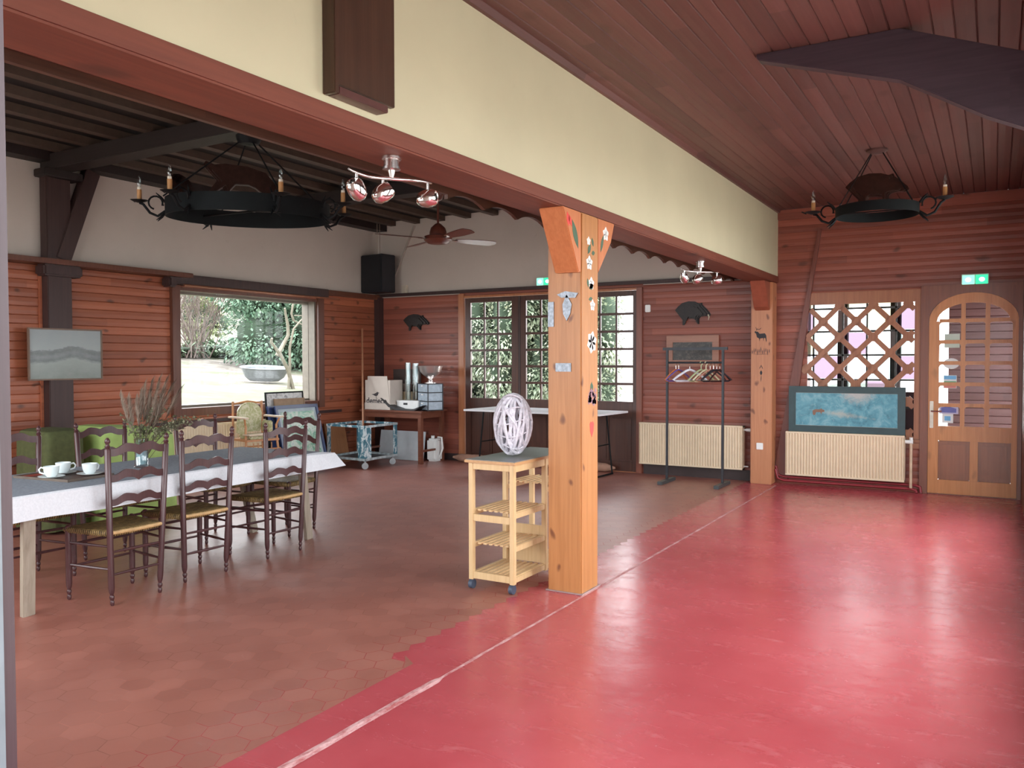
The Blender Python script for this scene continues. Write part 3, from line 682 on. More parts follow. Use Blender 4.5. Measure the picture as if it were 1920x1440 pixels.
r2 = radiator('radiator', 'cream panel radiator under the blue painting, left of the entry door', -2.155, -.865, .125, .65, 10.31, valve=False)
pp = MB().tube([(-.80, 10.31, .61), (-.80, 10.31, .06)], .016, 10).build('riser_pipe', plain('beige_pipe', (.6, .45, .32), .45), smooth=True)
tag(pp, 'beige vertical heating pipe at the right end of the radiator by the door', 'pipe')
tag(MB().tube([(-.865, 10.31, .58), (-.78, 10.31, .58)], [.02, .024], 12).tube([(-.80, 10.31, .575), (-.80, 10.31, .63)], [.017, .02], 10).build('valve_knob', M_white, smooth=True), 'white thermostat knob at the upper right of the radiator by the door', 'valve')
MR = plain('red_pipe_paint', (.28, .03, .04), .35)
for k, (z, yy_, x_e) in enumerate(((.045, 10.36, -.74), (.085, 10.38, -.70))):
    tag(MB().tube([(-2.30, yy_, z+.13), (-2.27, yy_, z+.02), (-2.2, yy_, z), (x_e-.06, yy_, z), (x_e-.01, yy_-.01, z-.015), (x_e, yy_-.02, .004)], .016, 10).build('heating_pipe', MR, smooth=True), ['lower red heating pipe along the floor under the radiator by the door', 'upper red heating pipe along the floor under the radiator by the door'][k], 'pipe', 'red floor pipes')
t = radiator('radiator', 'cream ribbed radiator under the picture window on the left wall', -.92, .92, .12, .73, 0, 0, ribs=46, valve=False)
t.location = (XL+.13, 7.22, .12); t.rotation_euler = (0, 0, PI/2)
# ------------------------------------------------------------------ exit signs
def exit_sign(label, x, z, wdt, y):
    t = thing('exit_sign', label, 'sign', (x, y, z)); h = .125
    MB().box(-wdt/2, wdt/2, -.045, 0, -h/2, h/2).build('housing', plain('sign_grey', (.5, .55, .5), .4), t, bevel=.004)
    MB().box(-wdt/2+.008, 0-.004, -.049, -.0455, -h/2+.012, h/2-.012).build('sign_face', emissive('sign_pale_green', (.18, .55, .38), .55), t)
    MB().box(.004, wdt/2-.008, -.049, -.0455, -h/2+.012, h/2-.012).build('sign_face', emissive('sign_green', (.02, .42, .2), .6), t)
    for cx2 in (-wdt/4, wdt/4):
        MB().prism([(cx2+.026*math.cos(a), .022*math.sin(a)) for a in [2*PI*k/14 for k in range(14)]], 'y', -.054, -.0495).build('pictogram', emissive('sign_lamp', (.75, 1, .88), 3.5), t)
exit_sign('green illuminated exit sign above the round-headed entry door', -.195, 2.375, .262, D-.032)
exit_sign('green illuminated exit sign above the french doors, half behind the pillar', -5.52, 2.60+.02, .24, D-.076+.075-.002)
# ------------------------------------------------------------------ ladder-back chairs
def mat_rush():
    t = NT('woven_rush'); u = t.coord('UV'); x = t.node('ShaderNodeSeparateXYZ', i0=u)
    s = t.math('SINE', t.math('MULTIPLY', x.outputs[0], 420)); n = t.noise(30, 4, t.coord())
    v = t.math('ADD', t.math('MULTIPLY', s, .25), n)
    t.set(t.ramp(v, [(.2, (.045, .028, .010)), (.55, (.19, .12, .04)), (.9, (.42, .28, .11))]), .6); t.bump(v, .7, .006); return t.m
M_rush = mat_rush()
M_rushedge = plain('pale_rush_rail', (.55, .35, .16), .5, 0, .2, 40)
def post_profile(h, foot=True, finial=False, r=.0185):
    p = [(.008, 0), (.013, .012), (.013, .028), (.009, .034), (.014, .045), (.015, .058), (.010, .066), (.016, .085), (r, .11), (r, h-.075 if finial else h-.01)]
    if finial: p += [(.012, h-.066), (.017, h-.056), (.011, h-.046), (.010, h-.040), (.017, h-.028), (.015, h-.014), (.005, h)]
    else: p += [(.013, h-.004), (.007, h)]
    return p
def chair():
    t = thing('dining_chair', '', 'chair')
    def shear(x0, y0, dx, dy, prof, h):
        m = MB(); m.lathe(prof, n=12)
        for v in m.v:
            k = v.z/h; kk = max(0, (v.z-.46)/(h-.46)) if dy else 0
            v.x += x0+dx*k; v.y += y0+dy*kk
        return m
    for s in (-1, 1): shear(s*.168, -.178, s*.040, -.035, post_profile(1.04, finial=True), 1.04).build('leg', M_chair, t, smooth=True)
    for s in (-1, 1): shear(s*.222, .178, 0, 0, post_profile(.475), .475).build('leg', M_chair, t, smooth=True)
    for zc, hh in ((.64, .075), (.79, .08), (.95, .085)):
        m = MB(); n = 24; kk = max(0, (zc-.46)/.58); hw_ = .168+.04*zc/1.04; yb = -.178-.035*kk
        rowsv = []
        for a in range(n+1):
            u = -1+2*a/n; x = u*(hw_-.010)
            wav = (.5*(1+math.cos(2*PI*(abs(u)-.42)/.84)) if abs(u) < .84 else 0) if abs(u) > .42 else 1-.5*(1-abs(u)/.42)**1.3
            dip = -.004*math.exp(-(u/.10)**2)
            top = zc+hh*.22+.030*wav+dip; bot = zc-hh*.32+.022*wav+dip*1.2-.010*math.exp(-(u/.10)**2)
            y = yb-.016*(1-u*u)
            rowsv.append((x, y, bot, top))
        i0 = len(m.v)
        for x, y, bo, to in rowsv: m.v += [Vector((x, y-.0045, bo)), Vector((x, y-.0045, to)), Vector((x, y+.0045, to)), Vector((x, y+.0045, bo))]
        for a in range(n):
            p = i0+a*4
            for q in range(4): m.f.append((p+q, p+(q+1) % 4, p+4+(q+1) % 4, p+4+q))
        m.f += [(i0, i0+1, i0+2, i0+3), (i0+n*4+3, i0+n*4+2, i0+n*4+1, i0+n*4)]
        m.build('back_slat', M_chair, t, bevel=0)
    for z in (.19, .33): 
        MB().tube([(-.175, -.178, z), (0, -.178, z), (.175, -.178, z)], [.007, .010, .007], 8).build('stretcher', M_chair, t, smooth=True)
        MB().tube([(-.222, .178, z+.02), (0, .178, z+.02), (.222, .178, z+.02)], [.007, .010, .007], 8).build('stretcher', M_chair, t, smooth=True)
        for s in (-1, 1): MB().tube([(s*.175, -.178, z+.035), (s*.2, 0, z+.035), (s*.222, .178, z+.035)], [.007, .010, .007], 8).build('stretcher', M_chair, t, smooth=True)
    # rush seat: four sectors meeting in the middle, UVs run across the cords
    zt = .462; C = [(-.185, -.185), (.185, -.185), (.238, .195), (-.238, .195)]; ctr = (0, .01)
    me = bpy.data.meshes.new('seat'); bm = bmesh.new(); uvl = bm.loops.layers.uv.new('UVMap')
    for k in range(4):
        a = Vector(C[k]); b_ = Vector(C[(k+1) % 4]); c_ = Vector(ctr); N = 6; prev = None
        for j in range(N+1):
            q = j/N; p0 = a.lerp(c_, q); p1 = b_.lerp(c_, q); z = zt+.010*math.sin(min(1, q*3)*PI/2)-.012*q
            va, vb = bm.verts.new((p0.x, p0.y, z)), bm.verts.new((p1.x, p1.y, z))
            if prev:
                f = bm.faces.new((prev[0], prev[1], vb, va)) if j < N else bm.faces.new((prev[0], prev[1], vb))
                for lp in f.loops:
                    dd = (lp.vert.co.xy-(prev[0].co.xy)).length
                    lp[uvl].uv = ((q if lp.vert in (va, vb) else (j-1)/N)*.22, 0)
            else:
                lo, lo2 = bm.verts.new((p0.x*.985, p0.y*.985, zt-.035)), bm.verts.new((p1.x*.985, p1.y*.985, zt-.035)); mid, mid2 = bm.verts.new((p0.x*1.03, p0.y*1.03, zt-.017)), bm.verts.new((p1.x*1.03, p1.y*1.03, zt-.017))
                for quad in ((lo, lo2, mid2, mid), (mid, mid2, vb, va)):
                    f = bm.faces.new(quad)
                    for lp in f.loops: lp[uvl].uv = (lp.vert.co.xy.dot((b_-a).normalized())*.9, 0)
            prev = (va, vb)
    vb = [bm.verts.new((x*.985, y*.985, zt-.034)) for x, y in C]; bm.faces.new(vb[::-1])
    bmesh.ops.remove_doubles(bm, verts=bm.verts, dist=.0008); bm.to_mesh(me); bm.free(); me.materials.append(M_rush)
    for p in me.polygons: p.use_smooth = True
    o = bpy.data.objects.new('seat', me); COL.objects.link(o); o.parent = t
    MB().tube([(-.172, -.194, .452), (0, -.199, .450), (.172, -.194, .452)], .012, 8).build('seat_rail', M_rushedge, t, smooth=True, label='pale bare rail at the back of the seat')
    return t
proto = chair()
spots = [(-4.85, 3.315, 90, 'dark rush-seat chair, nearest of three on the near side of the table'),
         (-4.91, 3.905, 88, 'dark rush-seat chair, middle of three on the near side of the table'),
         (-4.93, 4.66, 89, 'dark rush-seat chair, furthest of three on the near side of the table'),
         (-5.74, 3.24, -91, 'dark ladder-back chair across the table behind the white cups, cut by the left jamb'),
         (-5.75, 3.95, -88, 'dark ladder-back chair across the table, in front of the lime green drape'),
         (-5.76, 4.83, -90, 'dark ladder-back chair across the table, in front of the left wall radiator'),
         (-5.42, 5.33, 180, 'dark ladder-back chair standing at the far end of the long table')]
for k, (x, y, a, lb) in enumerate(spots):
    o = proto if k == 0 else copy_tree(proto)
    o.location = (x, y, 0); o.rotation_euler = (0, 0, math.radians(a)); tag(o, lb, 'chair', 'ladder-back chairs round the long table')
MB_ = MB().box(-.02, .02, -.0065, .0, -.004, .004)
# ------------------------------------------------------------------ long table and its cloth
tb = thing('long_table', 'long dining table on splayed greyed wooden legs, under the white cloth', 'table', (-5.245, 3.86, 0), math.radians(2.6))
MB().box(-.44, .44, -1.27, 1.27, .705, .738).build('tabletop', M_greylegs, tb)
for y in (-1.13, 1.2):
    for s in (-1, 1):
        yo = .10 if y > 0 else .03
        MB().bar((s*.36, y-yo*.4, .705), (s*(.31 if y > 0 else .27), y+yo, .0), .075, .035).build('leg', M_greylegs, tb, bevel=.003)
    MB().bar((-.33, y, .66), (.33, y, .66), .06, .03).build('cross_rail', M_greylegs, tb)
def mat_cloth():
    t = NT('white_paper_cloth'); n = t.noise(90, 3, t.coord()); t.set(t.ramp(n, [(.3, (.66, .68, .72)), (.7, (.74, .76, .80))]), .7); t.bump(t.noise(6, 3, t.coord()), .15, .01); return t.m
cl = MB(); X0, X1, Y0, Y1 = -.452, .452, -1.30, 1.30; ds = .138
def edge(u):
    """perimeter of the cloth, drooping with slow waves; the near far-end corner sticks out stiffly"""
    return u
loop_top = []; N = 40
per = [(X1, Y0+(Y1-Y0)*k/N, 1, 0) for k in range(N)]+[(X1-(X1-X0)*k/14, Y1, 0, 1) for k in range(14)]+[(X0, Y1-(Y1-Y0)*k/N, -1, 0) for k in range(N)]+[(X0+(X1-X0)*k/14, Y0, 0, -1) for k in range(14)]
m = len(per)
for (x, y, nx, ny) in per: cl.v.append(Vector((x, y, .7405)))
for k, (x, y, nx, ny) in enumerate(per):
    wv = .5+.5*mnoise.noise(Vector((x*3, y*3, 0))); o_ = .006+.004*wv
    near = math.exp(-((x-X1)**2+(y-Y1)**2)/.035); cl.v.append(Vector((x+nx*o_+near*.03, y+ny*o_+near*.13, .733-.01*near)))
for k, (x, y, nx, ny) in enumerate(per):
    wv = mnoise.noise(Vector((x*2.2, y*2.2, 4))); drop = ds+.012*wv; ox = .010+.006*wv; ex = ey = 0
    near = math.exp(-((x-X1)**2+(y-Y1)**2)/.035)
    cl.v.append(Vector((x+nx*ox+near*.07, y+ny*(ox+.05)+near*.17, .733-drop*(1-.10*near))))
for r in (0, 1):
    for k in range(m): cl.f.append((r*m+k, (r+1)*m+k, (r+1)*m+(k+1) % m, r*m+(k+1) % m))
cl.f.append(tuple(range(m)))
cloth = cl.build('tablecloth', mat_cloth()); cloth.location = tb.location; cloth.rotation_euler = tb.rotation_euler
tag(cloth, 'white tablecloth hanging over the edges of the long table', 'tablecloth'); sm = cloth.modifiers.new('thickness', 'SOLIDIFY'); sm.thickness = .003; sm.offset = 1
TZ = .7460
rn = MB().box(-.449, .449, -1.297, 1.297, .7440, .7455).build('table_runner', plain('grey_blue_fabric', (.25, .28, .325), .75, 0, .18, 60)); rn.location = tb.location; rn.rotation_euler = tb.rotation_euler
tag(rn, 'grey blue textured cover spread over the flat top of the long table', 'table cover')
# tray, cups
tr = thing('serving_tray', 'brown serving tray with a red end and cream stripe under the cups', 'tray', (-5.27, 3.22, TZ), math.radians(6))
MB().box(-.25, .25, -.165, .165, 0, .006).build('base', plain('tray_brown', (.10, .06, .05), .4), tr, bevel=.002)
MB().box(-.25, -.17, -.16, .16, .006, .0075).build('red_band', plain('tray_red', (.40, .07, .05), .4), tr); MB().box(.20, .222, -.16, .16, .006, .0075).build('cream_band', plain('tray_cream', (.7, .62, .42), .4), tr)
MB().box(-.256, -.25, -.17, .17, 0, .016).box(.25, .256, -.17, .17, 0, .016).box(-.256, .256, -.171, -.165, 0, .016).box(-.256, .256, .165, .171, 0, .016).build('rim', plain('tray_rim', (.12, .09, .07), .4), tr)
M_china = plain('white_china', (.72, .79, .80), .2, 0, .03)
def cup(x, y, z, rz, label):
    s = MB().lathe([(.03, 0), (.045, .003), (.078, .012), (.080, .014), (.076, .0155), (.045, .008), (.0, .006)], n=28, cap=False).build('saucer', M_china, smooth=True)
    s.location = (x, y, z); tag(s, 'white saucer under the '+label, 'saucer', 'white saucers')
    c = thing('coffee_cup', 'white coffee cup, '+label, 'cup', (x, y, z+.0085), rz, 'white coffee cups')
    MB().lathe([(.0, .001), (.026, 0), (.028, .004), (.036, .012), (.044, .035), (.047, .066), (.0455, .068), (.044, .066), (.041, .035), (.030, .012), (0, .008)], n=28, cap=False).build('bowl', M_china, c, smooth=True)
    MB().tube([(.042, 0, .055), (.062, 0, .060), (.074, 0, .046), (.068, 0, .027), (.040, 0, .018)], .0055, 8).build('handle', M_china, c, smooth=True)
cup(-5.235, 3.115, TZ+.0076, math.radians(-140), 'nearest cup on the tray, handle to the left')
cup(-5.36, 3.27, TZ+.0076, math.radians(60), 'cup furthest back on the tray')
cup(-5.155, 3.325, TZ+.0076, math.radians(100), 'cup at the right end of the tray')
# vase with dry grasses
vs = thing('flower_vase', 'clear glass vase holding dried pampas grasses and twigs on the long table', 'vase', (-5.25, 3.78, TZ))
def mat_vglass():
    t = NT('thick_glass'); tr_ = t.node('ShaderNodeBsdfTransparent', i0=(.86, .92, .93, 1)); gl = t.node('ShaderNodeBsdfGlossy'); gl.inputs['Roughness'].default_value = .05
    mx = t.node('ShaderNodeMixShader'); lw_ = t.node('ShaderNodeLayerWeight'); lw_.inputs[0].default_value = .35; t.put(mx.inputs[0], t.math('ADD', t.math('MULTIPLY', lw_.outputs[1], .55), .08)); t.put(mx.inputs[1], tr_.outputs[0]); t.put(mx.inputs[2], gl.outputs[0])
    t.t.links.new(mx.outputs[0], t.out.inputs[0]); return t.m
M_vg = mat_vglass()
MB().lathe([(.0, 0), (.055, 0), (.057, .008), (.046, .022), (.046, .10), (.050, .205), (.046, .205), (.042, .10), (.040, .024), (0, .02)], n=24, cap=False).build('vase_body', M_vg, vs, smooth=True)
MB().lathe([(0, .024), (.039, .024), (.041, .12), (0, .12)], n=20, cap=False).build('water', plain('cloudy_water', (.45, .55, .58), .15), vs, smooth=True)
random.seed(3)
st = MB(); pl_ = MB(); lv = MB()
def stem(mb, tip, r=.0025, start=None, bend=.2, n=8):
    s0 = Vector(start or (random.uniform(-.02, .02), random.uniform(-.02, .02), .03)); tip = Vector(tip); pts = []
    for k in range(n+1):
        q = k/n; p = s0.lerp(tip, q); p.z = s0.z+(tip.z-s0.z)*(1-(1-q)**1.4) if False else p.z+bend*math.sin(q*PI)*.15; pts.append(p)
    mb.tube(pts, [r*(1-.6*k/n) for k in range(n+1)], 4); return pts
# plume directions: world -> view roughly along (-.8,.6); spread sideways is along (.5,.86)
side = Vector((.51, .86, 0)); back = Vector((-.86, .51, 0))
for sx, h, L in ((-.11, .52, .26), (-.07, .50, .22), (-.03, .50, .22), (.02, .60, .30), (.06, .62, .34), (.10, .64, .36), (.14, .64, .34), (.17, .60, .30), (.05, .56, .28), (.21, .56, .24), (.0, .55, .22), (.12, .55, .3), (.09, .6, .34)):
    tip = side*sx*1.25+back*random.uniform(-.04, .04)+Vector((0, 0, h)); pts = stem(st, tip, .002)
    base = pts[-1].lerp(pts[0], L/h)
    ax = (pts[-1]-base)
    for k in range(420):
        q = random.random(); p = base+ax*q; spread = .055*(math.sin(PI*min(1, q*1.05))**.6)*(1-.35*q)
        off = Vector((random.uniform(-1, 1), random.uniform(-1, 1), random.uniform(-.1, .4)))*spread
        e = p+off+ax.normalized()*.05+Vector((.01, .02, -.005*0)); u_, v_ = basis(e-p)
        i = len(pl_.v); pl_.v += [p-u_*.0016, p+u_*.0016, e]; pl_.f.append((i, i+1, i+2))
for k in range(34):
    sx = random.uniform(-.16, .34) if k < 24 else random.uniform(.1, .45); h = random.uniform(.24, .42) if sx < .2 else random.uniform(.26, .36)
    tip = side*sx+back*random.uniform(-.08, .08)+Vector((0, 0, h)); pts = stem(st, tip, .0018, bend=.6)
    for j in range(44):
        q = random.uniform(.35, 1); idx = q*(len(pts)-1); a = pts[int(idx)]; b_ = pts[min(len(pts)-1, int(idx)+1)]; p = a.lerp(b_, idx % 1)
        d_ = Vector((random.uniform(-1, 1), random.uniform(-1, 1), random.uniform(-.6, .8))).normalized(); u_, v_ = basis(d_); L = random.uniform(.014, .032)
        i = len(lv.v); lv.v += [p, p+d_*L*.5+u_*L*.28, p+d_*L, p+d_*L*.5-u_*L*.28]; lv.f.append((i, i+1, i+2, i+3))
pm = pl_.build('dry_plumes', plain('pampas_beige', (.36, .28, .22), .9, 0, .25, 30), vs, fix=False); pm['kind'] = 'stuff'
sm_ = st.build('stems', plain('stem_brown', (.13, .10, .06), .8), vs, fix=False); sm_['kind'] = 'stuff'
lm = lv.build('twig_leaves', plain('dry_leaf_olive', (.20, .20, .12), .8, 0, .5, 25), vs, fix=False); lm['kind'] = 'stuff'
# ------------------------------------------------------------------ draped benches by the left wall
def drape(name, label, x0, x1, y0, y1, h, mat, seed, slant=0.0):
    m = MB(); nu = 56; rows = 9; i0 = 0
    per_ = []; n4 = nu//4
    cxx, cyy = (x0+x1)/2, (y0+y1)/2
    for k in range(nu):
        a = 2*PI*k/nu; sq = 1/max(abs(math.cos(a)), abs(math.sin(a))); sq = min(sq, 1.32)
        per_.append(((x1-x0)/2*math.cos(a)*sq, (y1-y0)/2*math.sin(a)*sq))
    levels = [(1-.3*q*q*0, q) for q in [k/(rows-1) for k in range(rows)]]
    for _, q in levels:
        for k, (px_, py_) in enumerate(per_):
            fold = 1+.035*q*math.sin(k*2.1+seed)+.03*q*mnoise.noise(Vector((k*.5, q*2, seed)))
            topz = h+slant*(py_/((y1-y0)/2))*.04
            z = topz*(1-q)+.03*q; flare = 1+.06*q
            m.v.append(Vector((cxx+px_*fold*flare, cyy+py_*fold*flare, z-(.02 if q == 0 else 0)*0)))
    for r in range(rows-1):
        for k in range(nu): m.f.append((r*nu+k, (r+1)*nu+k, (r+1)*nu+(k+1) % nu, r*nu+(k+1) % nu))
    c = len(m.v); m.v.append(Vector((cxx, cyy, h+.01)))
    for k in range(nu): m.f.append((c, k, (k+1) % nu))
    o = m.build(name, mat, smooth=True); tag(o, label, 'cloth'); sdf = o.modifiers.new('sub', 'SUBSURF'); sdf.levels = 1; sdf.render_levels = 1
    return o
drape('draped_cloth', 'dark olive cloth draped over a tall stool below the framed landscape', -7.5, -7.0, 4.13, 4.48, .91, plain('olive_cloth', (.075, .085, .028), .85, 0, .15, 25), 1)
drape('draped_cloth', 'lime green cloth draped over a bench behind the long table', -7.5, -6.98, 4.62, 5.42, .885, plain('lime_cloth', (.36, .50, .15), .8, 0, .12, 8), 5, -1)
# ------------------------------------------------------------------ trolley (wooden kitchen trolley)
tx0, tx1, ty0, ty1, th = -2.985, -2.64, 4.565, 5.42, .835
kt = thing('kitchen_trolley', 'pale wooden kitchen trolley with slatted shelves and a grey top on castors', 'trolley', ((tx0+tx1)/2, (ty0+ty1)/2, 0))
ps = .034
ym = 5.0
for (x, y) in ((tx0, ty0), (tx1-ps, ty0), (tx0, ym), (tx1-ps, ym), (tx0, ty1-ps), (tx1-ps, ty1-ps)):
    loc_child(MB().box(x, x+ps, y, y+ps, .062, th).build('post', M_cart, kt, bevel=.003), kt)
rails = MB()
for z in (.075, .455): rails.box(tx0+ps, tx1-ps, ty0+.004, ty0+.026, z-.005, z+.04)
rails.box(tx0+ps, tx1-ps, ty0+.004, ty0+.026, th-.045, th)
for x in (tx0+.006, tx1-ps+.006):
    for z in (.07, .27, .485): rails.box(x, x+.022, ty0+ps, ym, z, z+.035)
    rails.box(x, x+.022, ty0+ps, ty1-ps, th-.05, th); rails.box(x, x+.022, ym+ps, ty1-ps, .07, .10); rails.box(x, x+.022, ym+ps, ty1-ps, .60, .63)
loc_child(rails.build('rails', M_cart, kt, bevel=.002), kt)
for z, a, b_ in ((.10, ty0, ym), (.295, ty0, ym), (.515, ty0, ym), (.645, ym+.04, ty1)):
    m = MB(); n = 8
    for k in range(n): xx = tx0+.012+(tx1-tx0-.05)*k/(n-1); m.box(xx, xx+.024, a+.028, b_-.005, z, z+.012)
    loc_child(m.build('slatted_shelf', M_cart, kt, bevel=.0015), kt)
loc_child(MB().box(tx0+.02, tx1-.02, ym+.045, ym+.06, .10, .36).box(tx0+.02, tx1-.02, ym+.06, ty1-.03, .10, .115).build('lower_box', M_cart, kt), kt)
loc_child(MB().box(tx0-.02, tx1+.02, ty0-.02, ty1+.02, th, th+.018).build('top_edge', wood('top_edge_wood', (.50, .27, .12), (.62, .37, .18), 'y', 'x', .5, .4, .1, tint=0), kt, bevel=.003), kt)
loc_child(MB().box(tx0-.012, tx1+.012, ty0-.012, ty1+.012, th+.0181, th+.0215).build('worktop', plain('grey_laminate', (.22, .24, .24), .3, 0, .1), kt), kt)
for (x, y) in ((tx0+.02, ty0+.02), (tx1-.02, ty0+.02), (tx0+.02, ty1-.02), (tx1-.02, ty1-.02)):
    c_ = loc_child(MB().tube([(x, y-.0, .036), (x, y, .066)], .008, 8).tube([(x-.014, y-.008, .032), (x+.014, y-.008, .032)], .030, 16).build('castor', plain('grey_blue_castor', (.06, .08, .12), .45), kt, smooth=True), kt)
# woven white ball lantern
wl = MB(); random.seed(11); cx0 = Vector((-2.80, 4.83, 1.085)); top0 = th+.022
for k in range(22):
    ax = Vector((random.gauss(0, 1), random.gauss(0, 1), random.gauss(0, .35))).normalized(); u_, v_ = basis(ax); pts = []; sc_ = random.uniform(.90, 1.0); ph = random.random()*6
    for j in range(28):
        a = 2*PI*j/28; p = (u_*math.cos(a)+v_*math.sin(a))*sc_+ax*.12*math.sin(2*a+ph)
        zz = p.z; p = Vector((p.x*.128, p.y*.128, p.z*.215)); p *= 1-.10*max(0, zz)
        q = cx0+p; q.z = max(q.z, top0+.009); pts.append(q)
    wl.tube(pts, .0105, 6, closed=True)
for k in range(5):
    z = cx0.z+(-.15+.08*k); rr = .124*math.sqrt(max(.05, 1-((z-cx0.z)/.215)**2)); pts = [Vector((cx0.x+rr*math.cos(a), cx0.y+rr*math.sin(a), z+.02*math.sin(2*a+k))) for a in [2*PI*j/24 for j in range(24)]]
    wl.tube(pts, .005, 6, closed=True)
tag(wl.build('vine_ball', plain('whitewashed_vine', (.62, .60, .66), .6, 0, .2, 40), smooth=True), 'white woven vine ball standing on the trolley top', 'ornament')
# ------------------------------------------------------------------ white folding table before the french doors
ft = thing('folding_table', 'long white-topped folding table in front of the french doors, behind the pillar', 'table', (-5.22, 9.84, 0), math.radians(-3.5))
MB().box(-1.05, 1.05, -.40, .40, .815, .84).build('tabletop', plain('white_laminate', (.76, .77, .8), .2, 0, .03), ft, bevel=.004)
for s in (-1, 1):
    for y in (-.30, .30): MB().tube([(s*.78, y, .815), (s*.86, y*1.05, .012)], .011, 8).build('leg', M_black, ft, smooth=True)
    MB().tube([(s*.86, -.33, .014), (s*.86, .33, .014)], .012, 8).build('foot_bar', M_black, ft, smooth=True)
    MB().tube([(s*.82, -.30, .40), (s*.82, .30, .40)], .008, 8).tube([(s*.815, 0, .42), (s*.4, 0, .81)], .007, 8).build('brace', M_black, ft, smooth=True)
b = MB(); pts = []; rr = []
for k in range(40):
    q = k/39; pts.append((-7.0+2.62*q, D-.16+.012*math.sin(k*1.3), .062)); rr.append(.060*(min(1, math.sin(PI*min(max(q, .012), .988))*7))+.003*math.sin(k*2.2))
b.tube(pts, rr, 12)
tag(b.build('draught_roll', plain('beige_roll_cloth', (.36, .20, .14), .8, 0, .15), smooth=True), 'beige draught roll lying along the foot of the french doors', 'draught excluder')
# ------------------------------------------------------------------ clothes rack
cr_ = thing('clothes_rack', 'black square-tube clothes rack standing in front of the long radiator', 'rack', (-3.13, 9.78, 0), math.radians(0))
M_rk = plain('rack_grey_black', (.035, .038, .045), .4, .3)
for s in (-1, 1):
    MB().box(s*.345-.0135, s*.345+.0135, -.0135, .0135, .04, 1.64).build('upright', M_rk, cr_, bevel=.002)
    MB().box(s*.345-.03, s*.345+.03, -.26, .24, .0, .04).build('foot', plain('rack_foot_grey', (.07, .08, .085), .4, .3), cr_, bevel=.003)
MB().box(-.40, .40, -.016, .016, 1.625, 1.66).build('top_bar', M_rk, cr_, bevel=.002)
MB().tube([(-.34, 0, 1.475), (.34, 0, 1.475)], .0125, 10).build('hanging_rail', M_rk, cr_, smooth=True)
def hanger(x, col, ang, label, thick=.012, tilt=0, hookr=.02, hook='steel', w_=.21):
    t = thing('coat_hanger', label, 'hanger', (-3.13+x, 9.78, 1.475), math.radians(ang), 'hangers on the clothes rack')
    hk = [(0, hookr*1.0*math.sin(a)+0, hookr*math.cos(a)-.0085+.0) for a in [math.radians(q) for q in range(-70, 181, 25)]]
    hk = [(0, y, z) for _, y, z in hk]+[(0, 0, -.055), (0, 0, -.085)]
    MB().tube([(p[1], p[0], p[2]) for p in hk], .0028 if hook == 'steel' else .006, 6).build('hook', M_steel if hook == 'steel' else plain('hanger_'+col[0], col[1], .4), t, smooth=True)
    MB().tube([(-w_, 0, -.21), (-w_*.72, 0, -.165), (-w_*.22, 0, -.100), (0, 0, -.085), (w_*.22, 0, -.100), (w_*.72, 0, -.165), (w_, 0, -.21), (w_*.8, 0, -.222), (-w_*.8, 0, -.222)], thick*.62, 8, closed=True).build('body', plain('hanger_'+col[0], col[1], .4), t, smooth=True)
    return t
hanger(-.20, ('violet', (.14, .10, .42)), 62, 'violet plastic coat hanger at the left of the rack')
hanger(-.235, ('orange', (.62, .20, .06)), 70, 'orange wooden coat hanger behind the violet one', .014)
hanger(-.06, ('white', (.75, .77, .85)), 38, 'thick white coat hanger alone in the middle left of the rail', .024)
hanger(.08, ('pale_green', (.46, .52, .30)), 62, 'pale green coat hanger with a thick hook', .018, hook='p')
hanger(.14, ('cream', (.66, .62, .42)), 60, 'cream coat hanger with a thick hook', .018, hook='p')
hanger(.19, ('salmon', (.55, .28, .20)), 55, 'salmon coloured coat hanger right of the cream one', .014)
hanger(.23, ('black', (.02, .02, .03)), 64, 'black coat hanger, first of the dark ones at the right', .014)
hanger(.27, ('black', (.02, .02, .03)), 50, 'black coat hanger, second of the dark ones at the right', .014)
hanger(.305, ('dark_brown', (.05, .02, .02)), 72, 'dark brown coat hanger against the right upright', .016)
# ------------------------------------------------------------------ pictures
def framed(name, label, loc, rz, w_, h, fw, depth, mframe, mpic, lean=0, mat_w=0, matm=None, cat='picture', fl=None):
    """frame in the local xz-plane facing -y, origin at the bottom centre, back at y=0"""
    t = thing(name, label, cat, loc, 0); t.rotation_mode = 'XYZ'; t.rotation_euler = (lean, 0, rz)
    if lean: t.rotation_mode = 'ZXY'; t.matrix_world = Matrix.Translation(loc) @ Matrix.Rotation(rz, 4, 'Z') @ Matrix.Rotation(lean, 4, 'X')
    MB().box(-w_/2, w_/2, -depth, 0, 0, fw).box(-w_/2, w_/2, -depth, 0, h-fw, h).box(-w_/2, -w_/2+fw, -depth, 0, fw, h-fw).box(w_/2-fw, w_/2, -depth, 0, fw, h-fw).build('frame', mframe, t, bevel=.003)
    if mat_w: MB().box(-w_/2+fw, w_/2-fw, -depth*.45, -.002, fw, h-fw).build('mount', matm, t)
    a = fw+mat_w
    MB().box(-w_/2+a, w_/2-a, -depth*.55, -depth*.45-.0005 if mat_w else -.002, a, h-a).build('picture', mpic, t)
    return t
